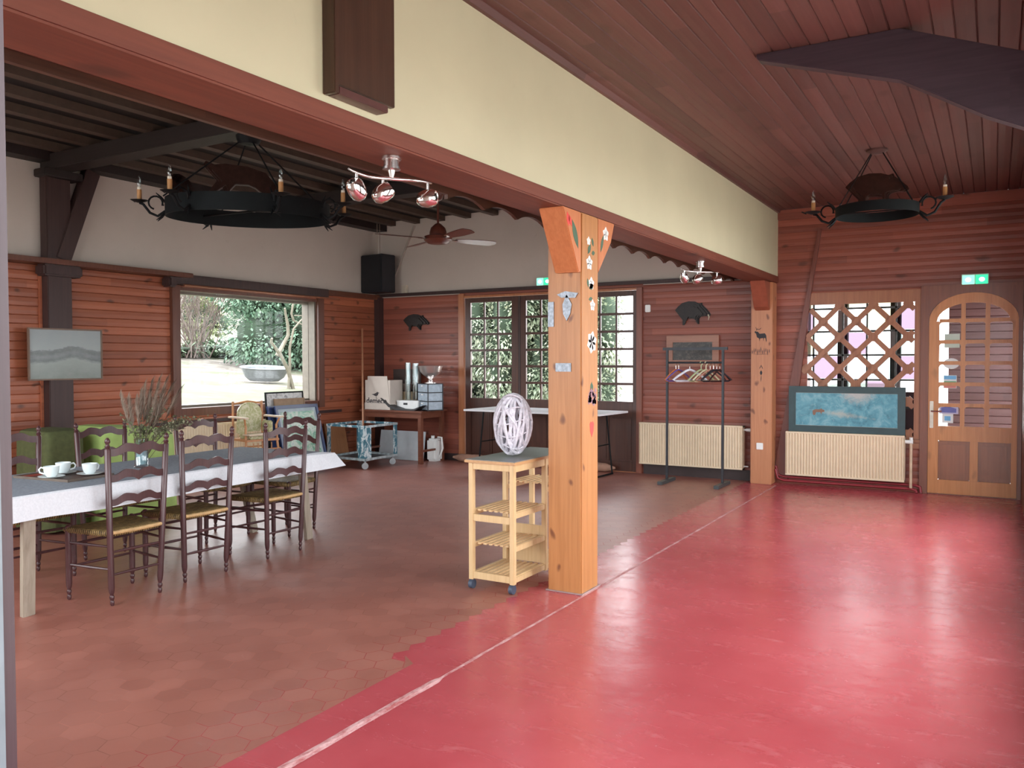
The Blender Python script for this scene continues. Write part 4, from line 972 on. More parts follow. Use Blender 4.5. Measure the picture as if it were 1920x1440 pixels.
def mat_landscape():
    t = NT('grey_landscape_print'); g = t.coord('Generated'); x = t.node('ShaderNodeSeparateXYZ', i0=g); z = x.outputs[2]; n = t.noise(6, 6, g, .7); n2 = t.noise(3, 4, t.scaled(g, (4, 1, 10)), .6)
    yy = t.math('SUBTRACT', x.outputs[0], .60); hill = t.math('MULTIPLY', t.math('EXPONENT', t.math('MULTIPLY', t.math('MULTIPLY', yy, yy), -22)), -.10)
    zz = t.math('ADD', t.math('ADD', z, hill), t.math('MULTIPLY', t.math('SUBTRACT', n2, .5), .12))
    col = t.ramp(zz, [(.0, (.22, .25, .23)), (.30, (.30, .34, .32)), (.36, (.13, .15, .16)), (.44, (.20, .22, .23)), (.50, (.14, .16, .165)), (.56, (.16, .18, .185)), (.58, (.33, .37, .37)), (1, (.27, .30, .31))])
    t.set(t.mix(t.ramp(n, [(.3, (.0, .0, .0)), (.8, (.5, .5, .5))]), col, (.36, .38, .36)), .25); return t.m
framed('framed_picture', 'grey landscape print in a thin brown frame on the left wall', (XL+.16, 5.165, 1.31), PI/2, .80, .535, .016, .03, plain('thin_brown_frame', (.16, .10, .07), .4), mat_landscape())
def mat_seascape():
    t = NT('blue_stormy_painting'); g = t.coord('Generated'); x = t.node('ShaderNodeSeparateXYZ', i0=g)
    n = t.noise(3.2, 7, t.scaled(g, (3.2, 1, 1)), .65, .8); n2 = t.noise(9, 5, t.scaled(g, (2.5, 1, 1)), .6, 1)
    base = t.ramp(n, [(.30, (.045, .17, .22)), (.5, (.09, .30, .38)), (.7, (.22, .42, .48))])
    d1 = t.math('SQRT', t.math('ADD', t.math('POWER', t.math('SUBTRACT', x.outputs[0], .62), 2), t.math('POWER', t.math('MULTIPLY', t.math('SUBTRACT', x.outputs[2], 1.0), .55), 2)))
    base = t.mix(t.ramp(t.math('ADD', d1, t.math('MULTIPLY', t.math('SUBTRACT', n2, .5), .25)), [(.05, (.8, .8, .8)), (.2, (0, 0, 0))]), base, (.50, .46, .42))
    d2 = t.math('ADD', t.math('ABSOLUTE', t.math('SUBTRACT', t.math('ADD', x.outputs[2], t.math('MULTIPLY', x.outputs[0], .35)), .52)), t.math('MULTIPLY', t.math('ABSOLUTE', t.math('SUBTRACT', x.outputs[0], .46)), .4))
    base = t.mix(t.ramp(t.math('ADD', d2, t.math('MULTIPLY', t.math('SUBTRACT', n2, .5), .3)), [(.02, (.7, .7, .7)), (.14, (0, 0, 0))]), base, (.42, .42, .36))
    base = t.mix(t.ramp(n2, [(.6, (0, 0, 0)), (.75, (.5, .5, .5))]), base, (.4, .58, .6))
    t.set(base, .3); return t.m
pt = framed('painting', 'wide stormy blue painting in a dark green frame standing on the radiator by the door', (-1.495, 10.315, .652), 0, 1.27, .54, .075, .035, plain('dark_teal_frame', (.022, .055, .062), .4), mat_seascape(), 0, .004, plain('thin_fillet', (.4, .42, .4), .5))
MB().prism([(x*1.15-.30, z*1.15+.235) for x, z in [(-.055, -.02), (-.055, .015), (-.03, .03), (.02, .03), (.03, .045), (.035, .03), (.06, .025), (.06, .005), (.035, .0), (.03, -.025), (.02, -.0), (-.02, -.0), (-.03, -.03), (-.045, -.03)]], 'y', -.0215, -.0195).build('painted_stag', plain('russet_paint', (.22, .12, .08), .5), pt)
def mat_slate():
    t = NT('dark_engraving'); n = t.noise(26, 5, t.coord(), .7); t.set(t.ramp(n, [(.45, (.03, .027, .025)), (.75, (.13, .11, .09))]), .4); return t.m
framed('framed_picture', 'dark engraving in a wide reddish wooden frame on the back wall behind the clothes rack', (-3.355, D-.045, 1.42), 0, .69, .40, .085, .03, wood('picture_frame_red', (.26, .10, .055), (.34, .14, .08), 'x', 'z', .5, .35, 0, tint=0), mat_slate())
# leaning stack by the left wall
lean = math.radians(-11)
def leaning(label, x, y, w_, h, fw, mframe, mpic, lean, **k):
    return framed('framed_picture', label, (x, y, .0), PI/2, w_, h, fw, .025, mframe, mpic, lean, **k)
def mat_print(name, cols, scale=7):
    t = NT(name); n = t.noise(scale, 5, t.coord(), .65, 1.2); t.set(t.ramp(n, [(.25+.5*k/(len(cols)-1), c) for k, c in enumerate(cols)]), .25); return t.m
M_navy = plain('navy_frame', (.02, .035, .11), .3)
leaning('tall framed black and white print leaning under the window, at the back of the stack', XL+.25, 8.22, .70, 1.09, .02, M_black, mat_print('bw_print', [(.10, .10, .10), (.42, .40, .38), (.5, .48, .45)], 16), math.radians(-4))
leaning('plain brown backing board in the leaning stack of pictures', XL+.33, 8.28, .56, 1.0, .02, plain('cardboard', (.33, .22, .14), .8), plain('cardboard', (.33, .22, .14), .8), math.radians(-7))
leaning('navy framed picture, second in the leaning stack', XL+.42, 8.20, .74, .92, .05, M_navy, plain('navy_back', (.03, .05, .12), .4), math.radians(-10.5))
leaning('navy framed green poster at the front of the leaning stack', XL+.54, 8.30, .80, .93, .045, M_navy, mat_print('green_poster', [(.08, .16, .20), (.10, .30, .18), (.45, .50, .42), (.06, .22, .30)], 9), math.radians(-14), mat_w=.045, matm=plain('pale_mount', (.35, .42, .45), .5))
tag(MB().box(-.02, .0, -.21, .21, 0, .60).build('wooden_board', wood('plain_board', (.28, .12, .05), (.38, .17, .08), 'z', 'y', .5, .4, .2, tint=0)), 'plain brown board leaning on the left wall beside the metal frame trolley', 'board')
bd = bpy.data.objects['wooden_board']; bd.location = (XL+.20, 9.33, .0); bd.rotation_euler = (0, math.radians(-12), 0)
# broom stick
tag(MB().tube([(-7.75, 9.13, .150), (-8.47, 9.97, 2.0)], .014, 8).build('broom_handle', wood('stick_wood', (.30, .13, .07), (.42, .2, .11), 'z', 'x', .5, .5, 0, tint=0), smooth=True), 'long wooden broom handle leaning in the corner by the corner table', 'stick')
# ------------------------------------------------------------------ high chair
hc = thing('high_chair', 'wooden high chair with a cream patterned cushion by the left radiator', 'high chair', (-7.95, 7.32, 0), math.radians(90)-.25)
M_hc = wood('high_chair_wood', (.40, .17, .07), (.52, .25, .11), 'z', 'x', .5, .4, .1, tint=0)
for sx in (-1, 1):
    MB().tube([(sx*.24, .24, .0), (sx*.20, .18, .52), (sx*.195, .19, 1.0)], .015, 8).build('leg', M_hc, hc, smooth=True)
    MB().tube([(sx*.25, -.22, .0), (sx*.21, -.16, .52), (sx*.205, -.15, .72)], .015, 8).build('leg', M_hc, hc, smooth=True)
    MB().box(sx*.235-.03, sx*.235+.03, -.24, .19, .80, .822).build('arm_rest', plain('pale_arm', (.58, .45, .33), .4), hc, bevel=.004)
    MB().tube([(sx*.21, -.15, .72), (sx*.235, -.18, .80)], .012, 8).build('arm_support', M_hc, hc, smooth=True)
MB().box(-.22, .22, -.20, .19, .52, .545).build('seat', M_hc, hc, bevel=.004)
m = MB()
for z in (.16, .30, .42): m.tube([(-.235, -.2, z), (.235, -.2, z)], .010, 6).tube([(-.235, .22, z), (.235, .22, z)], .010, 6)
for k in range(5): m.tube([(-.12+.06*k, -.2, .16), (-.12+.06*k, -.18, .50)], .006, 6)
m.build('rungs', M_hc, hc, smooth=True)
MB().tube([(-.195, .19, .97), (0, .20, 1.0), (.195, .19, .97)], .013, 8).build('back_rail', M_hc, hc, smooth=True)
MB().box(-.24, .24, -.30, -.12, .60, .615).build('tray', plain('pale_arm', (.58, .45, .33), .4), hc, bevel=.006)
M_cu = mat_print('cream_pattern', [(.46, .42, .22), (.62, .58, .40), (.36, .36, .16), (.6, .56, .38)], 18)
m = MB(); 
def cush(m, pts, y0, y1): m.prism(pts, 'y', y0, y1)
cush(m, [(-.15, .62), (.15, .62), (.165, .80)]+[(.165*math.cos(a), .85+.14*math.sin(a)) for a in [PI*k/10 for k in range(11)]]+[(-.165, .80)], .12, .17); m.build('back_cushion', M_cu, hc, bevel=.015, smooth=True)
MB().box(-.165, .165, -.17, .12, .546, .60).build('seat_cushion', M_cu, hc, bevel=.018, smooth=True)
for sx in (-1, 1): MB().box(sx*.172-.022, sx*.172+.022, -.10, .12, .60, .76).build('side_cushion', M_cu, hc, bevel=.015, smooth=True)
# ------------------------------------------------------------------ metal frame trolley with peeling paint
def mat_peel():
    t = NT('peeling_teal_paint'); n = t.noise(11, 6, t.scaled(t.coord(), (1, 1, .6)), .7, .5); t.set(t.ramp(n, [(.42, (.04, .13, .18)), (.50, (.07, .20, .26)), (.53, (.55, .60, .62)), (.75, (.62, .66, .66))]), .5); return t.m
M_peel = mat_peel(); M_silverpeel = plain('worn_pale_metal', (.42, .48, .50), .4, .3, .4, 20)
mt = thing('metal_trolley', 'empty metal frame trolley with peeling teal and white paint on castors', 'trolley', (-8.0, 9.5, 0), 0)
A_ = Vector((-7.48, 8.85, 0)); B_ = Vector((-7.50, 9.58, 0)); Cc = Vector((-8.22, 8.90, 0)); Dd = B_+(Cc-A_)
cs = [A_, B_, Dd, Cc]; org = Vector((-8.0, 9.5, 0))
for k, c in enumerate(cs):
    c2 = c-org; nxt = cs[(k+1) % 4]-c; prv = cs[(k-1) % 4]-c; nxt.normalize(); prv.normalize(); big = .13 if k == 0 else .07
    m = MB(); 
    m.obox(c2+nxt*big/2+Vector((0, 0, .365)), nxt*big/2, nxt.cross(Vector((0, 0, 1)))*.004, Vector((0, 0, .245))); m.obox(c2+prv*big/2+Vector((0, 0, .365)), prv*big/2, prv.cross(Vector((0, 0, 1)))*.004, Vector((0, 0, .245)))
    m.build('corner_post', M_peel, mt)
    cc = c2+(nxt+prv)*.05
    MB().tube([cc+Vector((0, 0, .085)), cc+Vector((0, 0, .13))], .016, 8).tube([cc+Vector((-.014, .012, .048)), cc+Vector((.014, -.012, .048))], .046, 18).build('castor', plain('grey_castor', (.28, .29, .30), .4, .2), mt, smooth=True)
for k in range(4):
    a = cs[k]-org; b_ = cs[(k+1) % 4]-org
    MB().bar(a+Vector((0, 0, .595)), b_+Vector((0, 0, .595)), .03, .03).build('top_rail', M_silverpeel if k < 1 else M_peel, mt)
    MB().bar(a+Vector((0, 0, .14)), b_+Vector((0, 0, .14)), .035, .03).build('bottom_rail', M_silverpeel, mt)
m = MB(); i = 0
for c in cs: m.v.append(c-org+Vector((0, 0, .128)))
for c in cs: m.v.append(c-org+Vector((0, 0, .122)))
m.f += [(0, 1, 2, 3), (7, 6, 5, 4), (0, 4, 5, 1), (1, 5, 6, 2), (2, 6, 7, 3), (3, 7, 4, 0)]; m.build('floor_plate', plain('dark_plate', (.05, .05, .055), .5), mt)
# ------------------------------------------------------------------ corner table and what is on it
ct = thing('corner_table', 'reddish brown wooden table in the corner, loaded with boxes and a silver bowl', 'table', (-7.72, 9.97, 0))
tx0, tx1, ty0, ty1 = -8.30, -7.13, 9.68, 10.35; TH = .775
loc_child(MB().box(tx0, tx1, ty0, ty1, TH-.03, TH).build('tabletop', M_tabled, ct, bevel=.01), ct)
loc_child(MB().box(tx0+.05, tx1-.05, ty0+.05, ty0+.07, TH-.11, TH-.031).box(tx0+.05, tx1-.05, ty1-.07, ty1-.05, TH-.11, TH-.031).box(tx0+.05, tx0+.07, ty0+.05, ty1-.05, TH-.11, TH-.031).box(tx1-.07, tx1-.05, ty0+.05, ty1-.05, TH-.11, TH-.031).build('apron', M_tabled, ct), ct)
for x in (tx0+.04, tx1-.10):
    for y in (ty0+.04, ty1-.10): loc_child(MB().box(x, x+.06, y, y+.06, 0, TH-.03).build('leg', M_tabled, ct, bevel=.004), ct)
loc_child(MB().box(tx1-.09, tx1-.06, ty0+.10, ty1-.10, .17, .20).box(tx0+.06, tx0+.09, ty0+.10, ty1-.10, .17, .20).build('side_stretcher', M_tabled, ct), ct)
T = TH+.0005
M_carton = plain('white_cardboard', (.60, .53, .47), .75, 0, .05, 6)
bxx = thing('cardboard_box', 'white cardboard moving box printed with a bird and the word demeco', 'box', (-7.99, 9.89, T), math.radians(-2))
MB().box(-.25, .25, -.15, .15, 0, .10).build('tray_base', M_carton, bxx, bevel=.003)
MB().prism([(-.20, .10), (.24, .10), (.19, .50), (-.19, .50)], 'y', -.145, -.138).build('front_flap', M_carton, bxx); MB().box(-.25, .245, -.137, .15, .10, .44).build('body', M_carton, bxx, bevel=.004)
M_pr = plain('print_black', (.04, .035, .04), .6)
MB().prism([(-.115, .225), (-.06, .235), (-.02, .25), (.0, .265), (.02, .255), (.045, .25), (.02, .24), (.012, .215), (-.02, .20), (-.05, .205), (-.07, .215)], 'y', -.1465, -.1452).tube([(-.02, -.1462, .2), (-.02, -.1462, .165), (.0, -.1462, .165)], .003, 5).build('bird_print', M_pr, bxx)
def text_mesh(body, size, mat, par, loc, rot, name='lettering', bold=False):
    cu = bpy.data.curves.new(name, 'FONT'); cu.body = body; cu.size = size; cu.align_x = 'CENTER'; cu.extrude = .0008
    if bold: cu.offset = size*.02
    to = bpy.data.objects.new('tmp', cu); COL.objects.link(to); dg = bpy.context.evaluated_depsgraph_get(); me = bpy.data.meshes.new_from_object(to.evaluated_get(dg)); bpy.data.objects.remove(to)
    me.materials.clear(); me.materials.append(mat); o = bpy.data.objects.new(name, me); COL.objects.link(o); o.location = loc; o.rotation_euler = rot
    if par is not None: o.parent = par
    return o
text_mesh('demeco', .125, M_pr, bxx, (-.015, -.1465, .055+.035), (PI/2, 0, 0), bold=True)
tag(MB().prism([(-.33, .135), (-.30, .12), (-.18, .055), (-.02, .015), (.16, .012), (.30, .045), (.34, .065), (.20, -.0), (.10, -.02+.021), (-.08, .0), (-.2, .035)], 'y', -.07, .07).build('boat_dish', plain('matt_black_dish', (.02, .018, .02), .5), bevel=.003), 'long black boat-shaped dish on the front edge of the corner table', 'dish')
bpy.data.objects['boat_dish'].location = (-7.52, 9.775, T); bpy.data.objects['boat_dish'].scale = (1.18, 1, 1.3)
wb = thing('storage_box', 'low white plastic box behind the black boat-shaped dish', 'box', (-7.52, 9.96, T))
MB().box(-.20, .20, -.10, .10, 0, .13).build('box_body', M_white, wb, bevel=.008); MB().box(-.205, .205, -.105, .105, .12, .14).build('lid', M_white, wb, bevel=.004); MB().box(-.07, .0, -.108, -.101, .075, .105).build('handle', M_blackplastic, wb)
for k, (x, y, h, r) in enumerate(((-7.56, 9.93, .56, .045), (-7.455, 9.98, .55, .05))):
    tag(MB().lathe([(0, .0), (r, 0), (r, h), (r-.005, h), (r-.005, .02), (0, .015)], (x, y, T+.1405), 20, cap=False).build('glass_cylinder', M_vg, smooth=True), ['tall clear glass cylinder vase, the left one on the white box', 'tall clear glass cylinder vase, the right one on the white box'][k], 'vase', 'glass cylinders')
tag(MB().prism([(-.26, 0), (.26, 0), (.26, .30), (-.26, .30)], 'y', -.012, .012).build('dark_panel', plain('dark_brown_panel', (.04, .025, .02), .5)), 'dark brown framed panel standing at the back of the corner table', 'panel'); dp_ = bpy.data.objects['dark_panel']; dp_.location = (-7.85, 10.29, T); dp_.scale = (1, 1, 2.0)
tag(MB().box(-.16, .16, -.09, .09, 0, .26).build('wooden_crate', plain('pale_crate', (.42, .30, .18), .6), bevel=.004), 'pale wooden crate behind the white cardboard box', 'box'); bpy.data.objects['wooden_crate'].location = (-7.72, 10.16, T)
tag(MB().lathe([(.0, 0), (.05, 0), (.09, .05), (.115, .12), (.11, .122), (.08, .05), (0, .012)], (-7.75, 10.15, T+.2605), 24, cap=False).build('ceramic_bowl', plain('brown_ceramic', (.18, .13, .11), .3), smooth=True), 'small brown bowl on the pale crate behind the cardboard box', 'bowl')
# drawer tower and silver bowl
dt = thing('drawer_tower', 'three-drawer clear plastic tower with black edges on the corner table', 'drawers', (-7.17, 9.96, T), math.radians(-28))
M_clear = plain('frosted_plastic', (.36, .43, .50), .25, 0, .15, 20)
for k in range(3):
    z = .012+.128*k
    d_ = MB().box(-.16, .16, -.128, .118, z+.004, z+.118).build('drawer', M_clear, dt, bevel=.004); MB().box(-.03, .03, -.140, -.129, z+.085, z+.10).build('drawer_handle', M_white, d_)
    MB().box(-.165, .165, -.13, .12, z-.010, z+.0035).build('shelf_edge', M_blackplastic, dt)
MB().box(-.168, .168, -.132, .122, .385, .397).build('top_plate', M_blackplastic, dt, bevel=.002)
MB().box(-.170, -.161, -.13, -.118, 0, .385).box(.161, .170, -.13, -.118, 0, .385).box(.161, .170, .11, .122, 0, .385).box(-.170, -.161, .11, .122, 0, .385).build('corner_posts', M_blackplastic, dt)
tag(MB().lathe([(0, 0), (.085, 0), (.085, .008), (.05, .022), (.030, .045), (.032, .06), (.055, .085), (.055, .09), (.10, .115), (.155, .175), (.175, .24), (.185, .255), (.18, .255), (.165, .235), (.14, .175), (.09, .125), (0, .105)], (-7.17, 9.96, T+.398), 32, cap=False).build('silver_bowl', plain('soft_silver', (.85, .80, .78), .28, .85, .03), smooth=True), 'large silver footed bowl on top of the drawer tower', 'bowl')
cbl = MB().tube([(-7.52+.1, 9.86, T+.32), (-7.46, 9.84, T+.36), (-7.42, 9.82, T+.30), (-7.48, 9.83, T+.2), (-7.50, 9.85, T+.15)], .006, 6)
# below the table
tag(MB().box(-.42, .42, -.012, .012, 0, .44).build('white_panel', plain('white_panel_paint', (.50, .54, .57), .5, 0, .05)), 'large white panel standing under the corner table', 'panel'); o = bpy.data.objects['white_panel']; o.location = (-7.80, 10.05, .002); o.rotation_euler = (math.radians(-9), 0, 0)
jug = thing('plastic_jug', 'white plastic jug with a handle on the floor under the corner table', 'jug', (-7.26, 10.18, 0))
MB().box(-.085, .085, -.10, .10, 0, .34).build('jug_body', M_white, jug, bevel=.03, smooth=True); MB().tube([(.06, -.0, .36), (.13, 0, .36), (.15, 0, .20), (.09, 0, .06)], .014, 8).build('handle', M_white, jug, smooth=True); MB().tube([(-.03, 0, .34), (-.03, 0, .38)], .028, 14).build('cap', M_white, jug, smooth=True)
# ------------------------------------------------------------------ wall things
M_boar = plain('bronze_relief', (.016, .011, .010), .45, .2, .4, 30)
boar = [(-.30, .02), (-.33, .05), (-.28, .10), (-.20, .155), (-.08, .18), (.04, .17), (.12, .14), (.17, .155), (.18, .12), (.24, .07), (.31, .0), (.33, -.04), (.29, -.06), (.22, -.05), (.15, -.06), (.12, -.09), (.12, -.17), (.085, -.17), (.08, -.10), (0, -.085), (-.10, -.085), (-.14, -.12), (-.15, -.18), (-.19, -.18), (-.19, -.10), (-.24, -.05)]
def boar_solid(mb, c, sx, sz, th, axis='y'):
    """rounded relief: stacked shrinking outlines"""
    P = [(c[0]+x*sx, c[2]+z*sz) for x, z in boar]; cx2 = sum(p[0] for p in P)/len(P); cz2 = sum(p[1] for p in P)/len(P)
    for q, k in ((0, 1), (.35, .93), (.7, .8), (1.0, .6)):
        Q = [(cx2+(x-cx2)*k, cz2+(z-cz2)*k) for x, z in P]
        mb.prism(Q, axis, c[1]-th*q-.004, c[1]-th*q+th*.35 if q else c[1]); 
    return mb
o = boar_solid(MB(), (-3.36, D-.032, 2.11), .72, .85, .05).build('boar_relief', M_boar, smooth=False, bevel=.004); tag(o, 'dark bronze boar relief with a pale tusk on the back wall above the clothes rack', 'wall ornament')
MB().tube([(-3.14, D-.10, 2.08), (-3.125, D-.11, 2.05), (-3.135, D-.11, 2.01)], [.010, .008, .003], 6).build('tusk', plain('ivory', (.6, .55, .42), .4), o, smooth=True)
o = boar_solid(MB(), (-7.76, D-.032, 2.10), .78, .72, .05).build('boar_relief', M_boar, bevel=.004); tag(o, 'dark bronze animal relief on the back wall above the corner table', 'wall ornament')
tag(MB().box(-4.0, -3.93, D-.065, D-.031, 2.14, 2.235).build('thermostat', M_white, bevel=.006), 'small white wall box right of the french doors', 'switch')
tag(MB().box(-8.03, -7.94, D-.05, D-.001, 2.562, 2.685).build('motion_sensor', plain('beige_sensor', (.55, .48, .38), .5), bevel=.006), 'small beige sensor box on the ledge beside the loudspeaker', 'sensor')
sp = thing('loudspeaker', 'black loudspeaker hanging in the far left corner of the room', 'speaker', (-8.30, 10.17, 2.56), math.radians(-8))
MB().box(-.23, .23, -.16, .14, 0, .58).build('cabinet', M_blackplastic, sp, bevel=.012); MB().box(-.215, .215, -.168, -.161, .015, .565).build('grille', plain('black_grille', (.008, .008, .010), .8), sp)
MB().tube([(-.03, .0, .58), (-.03, .0, 1.13)], .005, 6).tube([(.03, .0, .58), (.03, .0, 1.13)], .005, 6).build('hanging_strap', plain('strap_beige', (.3, .22, .17), .6), sp)
a = Vector((-7.80, D-.02, ZL-.10)); b_ = Vector((-8.22, D-.02, 2.78)); tag(MB().bar(a, b_, .028, .028).build('cable_duct', plain('duct_cream', (.42, .36, .31), .6)), 'cream cable duct running diagonally down the back wall to the loudspeaker', 'duct')
random.seed(5)
# ------------------------------------------------------------------ spotlight bars under the long beam
def spot_bar(label, c, ang, L, heads):
    t = thing('spotlight_bar', label, 'light', c, ang)
    MB().lathe([(0, 0), (.045, 0), (.045, -.012), (.036, -.014), (.036, -.045), (.042, -.047), (.042, -.058), (.018, -.062), (.010, -.095), (0, -.095)][::-1], n=24, cap=False).build('ceiling_cup', M_steel, t, smooth=True)
    pts = [(L*(k/20-.5), .035*math.sin(2*PI*k/20), -.088-.012*math.cos(PI*(k/20-.5))) for k in range(21)]
    MB().tube(pts, [.005+.004*math.sin(PI*k/20) for k in range(21)], 10).build('curved_bar', M_steel, t, smooth=True)
    for q, tilt, az in heads:
        x = L*(q-.5); y = .035*math.sin(2*PI*q); z = -.095
        h = MB().tube([(x, y, z), (x, y, z-.045)], .0065, 8).build('swivel', M_steel, t, smooth=True)
        M = Matrix.Rotation(az, 3, 'Z') @ Matrix.Rotation(tilt, 3, 'Y')
        MB().lathe([(0, .055), (.02, .052), (.036, .035), (.043, .005), (.040, -.03), (.030, -.045), (.028, -.043), (.034, -.02), (.0, -.012)], (x, y, z-.072), 20, M=M, cap=False).build('lamp_head', M_chrome, h, smooth=True)
spot_bar('chrome three-lamp spotlight bar under the beam, nearest to the camera', (-2.41, 3.05, 2.438), math.radians(72), .45, ((.12, 2.4, .3), (.42, 2.2, 2.6), (.93, 1.7, 2.2)))
spot_bar('chrome three-lamp spotlight bar under the beam near the far pillar', (-2.42, 7.72, 2.438), math.radians(68), .55, ((.15, 2.4, .3), (.45, 2.2, 2.6), (.9, 1.8, 2.2)))
# ------------------------------------------------------------------ ceiling fan
fn = thing('ceiling_fan', 'reddish brown ceiling fan with spread blades hanging in the left room', 'fan', (-5.62, 7.97, 3.468))
M_fan = plain('mahogany_fan', (.13, .035, .022), .3)
MB().lathe([(0, 0), (.075, 0), (.075, -.03), (.05, -.09), (.02, -.11), (0, -.11)][::-1], n=20, cap=False).build('canopy', M_fan, fn, smooth=True)
MB().tube([(0, 0, -.08), (0, 0, -.42)], .013, 10).build('down_rod', M_fan, fn, smooth=True)
MB().lathe([(0, -.36), (.03, -.37), (.085, -.42), (.10, -.47), (.10, -.50), (.16, -.52), (.165, -.56), (.12, -.60), (.05, -.61), (0, -.61)][::-1], n=24, cap=False).build('motor', M_fan, fn, smooth=True)
for k in range(4):
    a = math.radians(200-30+90*k-18); R3 = Matrix.Rotation(a, 3, 'Z'); m = MB(); n = 14; i0 = 0
    for j in range(n+1):
        q = j/n; x = .22+.56*q; w_ = .045+.035*math.sin(min(1, q*1.6)*PI/2); w_ *= math.sqrt(max(.02, 1-max(0, (q-.88)/.12)**2)) if q > .88 else 1
        for yy_, zz in ((-w_, -.006+w_*.2), (-w_, 0+w_*.2), (w_, 0-w_*.2), (w_, -.006-w_*.2)): m.v.append(R3 @ Vector((x, yy_, -.545+zz)))
    for j in range(n):
        for q in range(4): m.f.append((j*4+q, j*4+(q+1) % 4, j*4+4+(q+1) % 4, j*4+4+q))
    m.f += [(0, 1, 2, 3), (n*4+3, n*4+2, n*4+1, n*4)]
    bl = m.build('blade', M_fan, fn); MB().obox(R3 @ Vector((.19, 0, -.553)), R3 @ Vector((.06, 0, 0)), R3 @ Vector((0, .02, 0)), Vector((0, 0, .004))).build('blade_arm', M_steel, bl)
# ------------------------------------------------------------------ chandeliers
M_wax = plain('candle_brown', (.45, .22, .08), .5); M_bulbglass = M_vg; M_ivory = plain('socket_ivory', (.7, .66, .56), .4)
def candle_arm(t, R, a, reach, rise, sz=1.0):
    d = Vector((math.cos(a), math.sin(a), 0)); z = Vector((0, 0, 1)); P = lambda r, h: d*r+z*h
    arm = MB().tube([P(R, -.03), P(R+reach*.3, -.075*sz), P(R+reach*.6, -.05*sz), P(R+reach*.85, rise*.6), P(R+reach, rise)], .011*sz, 8).build('arm', M_black, t, smooth=True)
    s = MB(); s.tube([P(R+.01, .02)]+[P(R+.075*sz+.055*sz*math.cos(q), .035*sz+.055*sz*math.sin(q)) for q in [math.radians(x) for x in range(200, -100, -25)]], .008*sz, 6)
    for h in (.09, -.09):
        for sg in (-1, 1): s.tube([P(R, h*.5), P(R+.03, h*.9)+d.cross(z)*sg*.02, P(R+.065, h*1.25)+d.cross(z)*sg*.045], [.010, .009, .003], 6)
    s.build('scroll_leaf', M_black, arm, smooth=True)
    c = P(R+reach, rise)
    MB().lathe([(0, 0), (.02, 0), (.055*sz, .012), (.075*sz, .022), (.05*sz, .018), (.02, .012), (0, .012)], c, 12, cap=False).tube([c+Vector((-.06, 0, .01)), c+Vector((-.10, 0, .03))], .006, 5).build('drip_pan', M_black, arm, smooth=True)
    cn = MB().lathe([(.019*sz, .018), (.019*sz, .09*sz+.018)], c, 14).build('candle_sleeve', M_wax, arm, smooth=True)
    MB().lathe([(.0165*sz, .108*sz), (.0165*sz, .128*sz)], c, 14).build('socket', M_ivory, arm, smooth=True)
    MB().lathe([(.010, .128*sz), (.018*sz, .155*sz), (.016*sz, .18*sz), (.006, .215*sz), (.0, .225*sz)], c, 12, cap=False).build('candle_bulb', M_bulbglass, arm, smooth=True)
def hoop(t, R, h, th=.008, n=64, bolts=True):
    m = MB(); 
    for r in (R, R-th):
        for z in (-h/2, h/2): pass
    i0 = len(m.v)
    for k in range(n):
        a = 2*PI*k/n; c, s_ = math.cos(a), math.sin(a)
        for r, z in ((R, -h/2), (R, h/2), (R-th, h/2), (R-th, -h/2)): m.v.append(Vector((r*c, r*s_, z)))
    for k in range(n):
        a = k*4; b_ = ((k+1) % n)*4
        for q in range(4): m.f.append((a+q, b_+q, b_+(q+1) % 4, a+(q+1) % 4))
    return m.build('iron_hoop', plain('iron_band', (.007, .009, .010), .65, 0, spec=.12), t, smooth=True)
view = math.atan2(5.1, -5.65)
ch = thing('iron_chandelier', 'large black iron hoop chandelier with candle bulbs under the dark tie beam', 'chandelier', (-5.60, 5.12, 2.80))
_v = math.atan2(5.1, -5.65)-PI/2; ch.rotation_mode = 'AXIS_ANGLE'; ch.rotation_axis_angle = (math.radians(3.0), math.cos(_v), math.sin(_v), 0)
hoop(ch, .68, .145)
vr = view-PI/2          # direction that points screen-right
for deg in (178, 228, 285, 328, 18, 120):
    candle_arm(ch, .68, vr+math.radians(deg), .20, .03)
for a in (20, 110, 200, 290):
    aa = vr+math.radians(a); MB().tube([(.715*math.cos(aa), .715*math.sin(aa), .06), (.06*math.cos(aa), .06*math.sin(aa), .60)], .007, 6).build('chain', M_black, ch, smooth=True)
MB().lathe([(0, .56), (.08, .57), (.10, .60), (.11, .64), (.07, .665), (0, .665)], n=16, cap=False).tube([(-.12, 0, .62), (.12, 0, .64)], .03, 8).build('crown', M_black, ch, smooth=True)
M_cop = plain('dark_copper', (.05, .022, .016), .3, .7, .3, 20)
def animal(t, poly, scale, ang, loc, th=.05, name='animal_figure', mirror=1):
    m = MB(); P = [(x*scale*mirror, z*scale) for x, z in poly]; cx2 = sum(p[0] for p in P)/len(P); cz2 = sum(p[1] for p in P)/len(P)
    for k, hh in ((1, .25), (.9, .6), (.75, 1.0)):
        m.prism([(cx2+(x-cx2)*k, cz2+(z-cz2)*k) for x, z in P], 'y', -th*hh, th*hh)
    o = m.build(name, M_cop, t, bevel=.004); o.location = loc; o.rotation_euler = (0, 0, ang); return o
deer = [(-.42, .26), (-.45, .20), (-.38, .12), (-.30, .03), (-.38, -.08), (-.47, -.16), (-.45, -.18), (-.33, -.08), (-.24, -.02), (-.22, -.10), (-.28, -.20), (-.25, -.21), (-.17, -.08), (-.10, .0), (.10, .0), (.20, -.04), (.30, -.12), (.40, -.16), (.48, -.14), (.50, -.09), (.42, -.04), (.44, .02), (.36, .04), (.26, .16), (.05, .22), (-.20, .24), (-.32, .22)]
